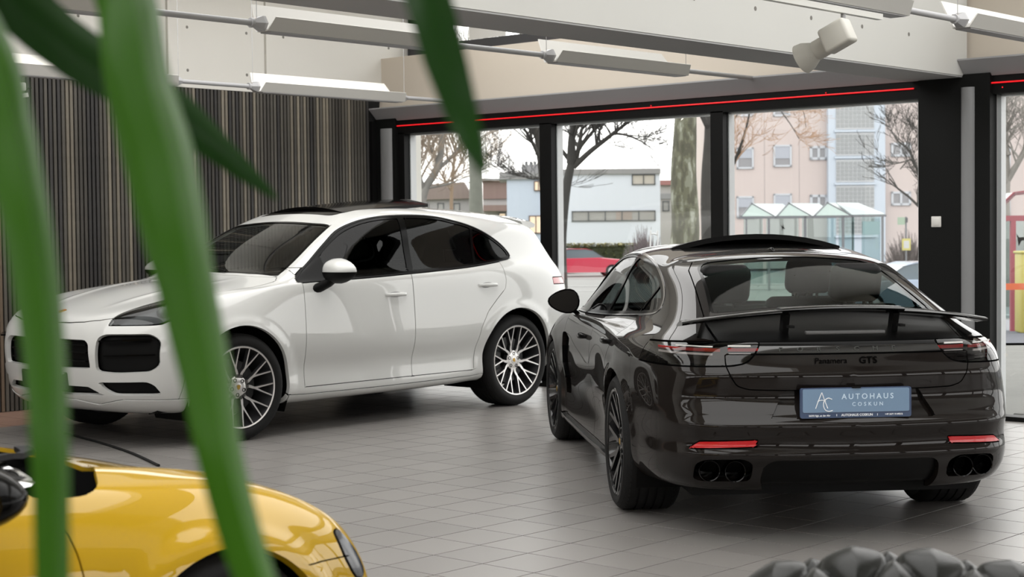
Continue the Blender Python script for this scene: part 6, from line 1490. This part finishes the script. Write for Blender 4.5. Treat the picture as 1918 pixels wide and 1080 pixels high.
m = MB(); m.lathe([(.001, .345), (.175, .34)], 24, 'z'); m.build('soil', mat('soil', (.03, .022, .016), .95, bump=(60, .5)), plant)
crown = np.array([0, 0, 1.72])
m = MB(); m.tube(catmull([(0, 0, .33), (.015, -.01, .8), (-.01, .01, 1.3), (0, 0, 1.75)], 8), [.032]*25, 12); m.build('cane', mat('cane_bark', (.22, .17, .11), .85, bump=(30, .4)), plant, 60)
def leaf(pts, W, m, roll, fold=.5, start=True, n=10):
    """pts: (u, v, distance) along the blade; W: half widths in metres; roll turns the blade about its length; fold is the V of its section"""
    P = [at_depth(u, v, d)-PO for u, v, d in pts]
    if start: P = [crown+np.array([0, 0, -.02])]+P
    PP = catmull(P, n); t = np.linspace(0, 1, len(PP)); Wd = np.interp(t, np.linspace(0, 1, len(W)), W); R_ = np.interp(t, np.linspace(0, 1, len(roll)), roll)
    V, F = [], []
    view = None; s0 = None
    for i, p in enumerate(PP):
        d = PP[min(i+1, len(PP)-1)]-PP[max(i-1, 0)]; d /= np.linalg.norm(d)
        tocam = (CAM_POS-PO-p); tocam = tocam/np.linalg.norm(tocam); nrm = tocam-d*(tocam@d); nrm /= np.linalg.norm(nrm)+1e-9
        a = np.cross(d, nrm); c, s = math.cos(R_[i]), math.sin(R_[i]); a, nr = a*c+nrm*s, nrm*c-a*s
        w = Wd[i]; k = w*fold
        for q, h in ((-1, -k), (-.5, -k*.45), (0, 0.0), (.5, -k*.45), (1, -k)): V.append(p+a*w*q+nr*h)
        for q, h in ((1, -k), (.5, -k*.45), (0, 0.0), (-.5, -k*.45), (-1, -k)): V.append(p+a*w*q+nr*(h-.0012))
    n_ = len(PP)
    for i in range(n_-1):
        for j in range(10): F.append((i*10+j, i*10+(j+1) % 10, (i+1)*10+(j+1) % 10, (i+1)*10+j))
    F.append(tuple(range(9, -1, -1))); F.append(tuple((n_-1)*10+j for j in range(10)))
    b = MB(); b.add(V, F); return b.build('leaf', m, plant, 60)
leaf([(-120, -330, 1.25), (120, -180, 1.2), (236, -30, 1.15), (276, 150, 1.12), (317, 300, 1.1), (346, 450, 1.08), (371, 580, 1.07), (396, 700, 1.06), (420, 840, 1.05), (462, 1000, 1.05), (505, 1130, 1.05), (525, 1210, 1.05)], [.012, .018, .020, .021, .0235, .0255, .024, .020, .0185, .0165, .015, .0145, .012, .002], LEAF, [0, .2, .3, .3, .25, .25, .3, .3], .85)
leaf([(-260, -220, 1.2), (-140, -110, 1.15), (-20, 90, 1.1), (20, 230, 1.08), (52, 380, 1.06), (76, 520, 1.05), (92, 660, 1.04), (100, 820, 1.03), (103, 960, 1.03), (105, 1120, 1.03), (106, 1220, 1.03)], [.012, .015, .017, .0172, .0172, .0162, .0155, .0138, .0125, .0115, .011, .002], LEAF, [0, .1, .2, .25, .2, .2], .85)
leaf([(-170, -210, 1.32), (-40, -80, 1.34), (70, 25, 1.36), (160, 95, 1.38), (250, 150, 1.40), (330, 200, 1.42), (400, 262, 1.44), (460, 318, 1.46), (520, 372, 1.47)], [.013, .019, .024, .026, .026, .024, .0215, .016, .010, .001], LEAFD, [0, .3, .5, .5, .45, .3], .4)
leaf([(80, -330, 1.3), (480, -330, 1.22), (720, -180, 1.15), (798, -20, 1.1), (836, 110, 1.08), (866, 210, 1.07), (890, 280, 1.06), (913, 335, 1.06)], [.012, .015, .017, .0165, .016, .0145, .011, .007, .0008], LEAFD, [0, .1, .2, .2, .1, 0], .35)
leaf([(-420, -330, 1.3), (-560, -150, 1.3), (-640, 200, 1.3), (-660, 500, 1.3)], [.012, .016, .016, .013, .001], LEAF, [0, 0, 0], .4)
leaf([(-330, -420, 1.1), (-300, -430, .95), (-420, -200, .9), (-470, 200, .88)], [.012, .016, .016, .013, .001], LEAF, [0, 0, 0], .4)

# ------------------------------------------------------------------ tufted leather sofa, the top of its back in the lower right corner
LEATHERG = mat('grey_green_leather', (.011, .012, .0105), .27, 0, 0, .26, coat_r=.25, bump=(160, .06))
sp = on_z(1655, 1029, .775); SD = np.linalg.norm((sp-CAM_POS)[:2])
sofa = empty('sofa', (sp[0], sp[1], 0), ERZ+math.radians(-6), 'dark tufted leather sofa back at the bottom right corner', 'sofa')
PIT = .168; half = .62
def tuft_field(s, t):
    """pillow height between buttons on a diamond lattice (s along, t round the roll)"""
    a = s/PIT+t/(PIT*.86)*.5; b = s/PIT-t/(PIT*.86)*.5
    fa, fb = abs(a-round(a)), abs(b-round(b)); d = min(fa, fb)
    q = math.hypot(min(fa, 1), min(fb, 1))
    return .048*(min(1, d/.5)**.36)-.022*math.exp(-(q/.10)**2)
b = MB(); L = []; ns, nt = 230, 100
for i in range(ns+1):
    s = -half+2*half*i/ns; drop = (-.10*(s/.42)**2 if s < 0 else -.055*(s/.42)**1.3); bow = -.12*(s/half)**2; row = []
    for j in range(nt):
        t = 2*math.pi*j/nt; rx, rz = .125, .115; arc = (t-math.pi/2)*.13
        up = max(0.0, math.cos((t-math.pi/2)/2.0))
        h = tuft_field(s, arc)*min(1, up*1.3)
        nx, nz = math.cos(t), math.sin(t)
        row.append((s, -.13+bow+(rx+h)*nx, .595+drop+(rz+h)*nz+.055))
    L.append(row)
b.rings(L, True); back = b.build('tufted_back', LEATHERG, sofa, 180)
bt = MB(); btn = []
for i in range(-4, 5):
    for j in range(-2, 3):
        if (i+j) % 2: continue
        s = i*PIT/2; arc = j*PIT*.86/2; 
        if abs(s) > half-.05: continue
        t = math.pi/2+arc/.13; nx, nz = math.cos(t), math.sin(t); drop = (-.10*(s/.42)**2 if s < 0 else -.055*(s/.42)**1.3); bow = -.12*(s/half)**2
        m = MB(); m.ball((s, -.13+bow+(.115)*nx, .650+drop+(.105)*nz), .013, 10, 6); m.build('button', LEATHERG, back, 60)
m = MB(); m.rbox((-half, -.30, .10), (half, -.06, .56), .06); m.build('back_rest', LEATHERG, sofa, 50)
m = MB(); m.rbox((-half+.02, -.85, .14), (half-.02, -.28, .42), .06); m.build('seat_cushion', LEATHERG, sofa, 50)
for sx in (-half-.10, half+.10):
    m = MB(); m.rbox((sx-.10, -.88, .10), (sx+.10, -.26, .46), .09); m.build('armrest', LEATHERG, sofa, 50)
for sx in (-half+.08, half-.08):
    for sy in (-.78, -.2):
        m = MB(); m.lathe([(.001, 0), (.022, 0), (.032, .10), (.001, .10)], 12, 'z', c=(sx, sy, 0)); m.build('leg', BLACK, sofa, 40)
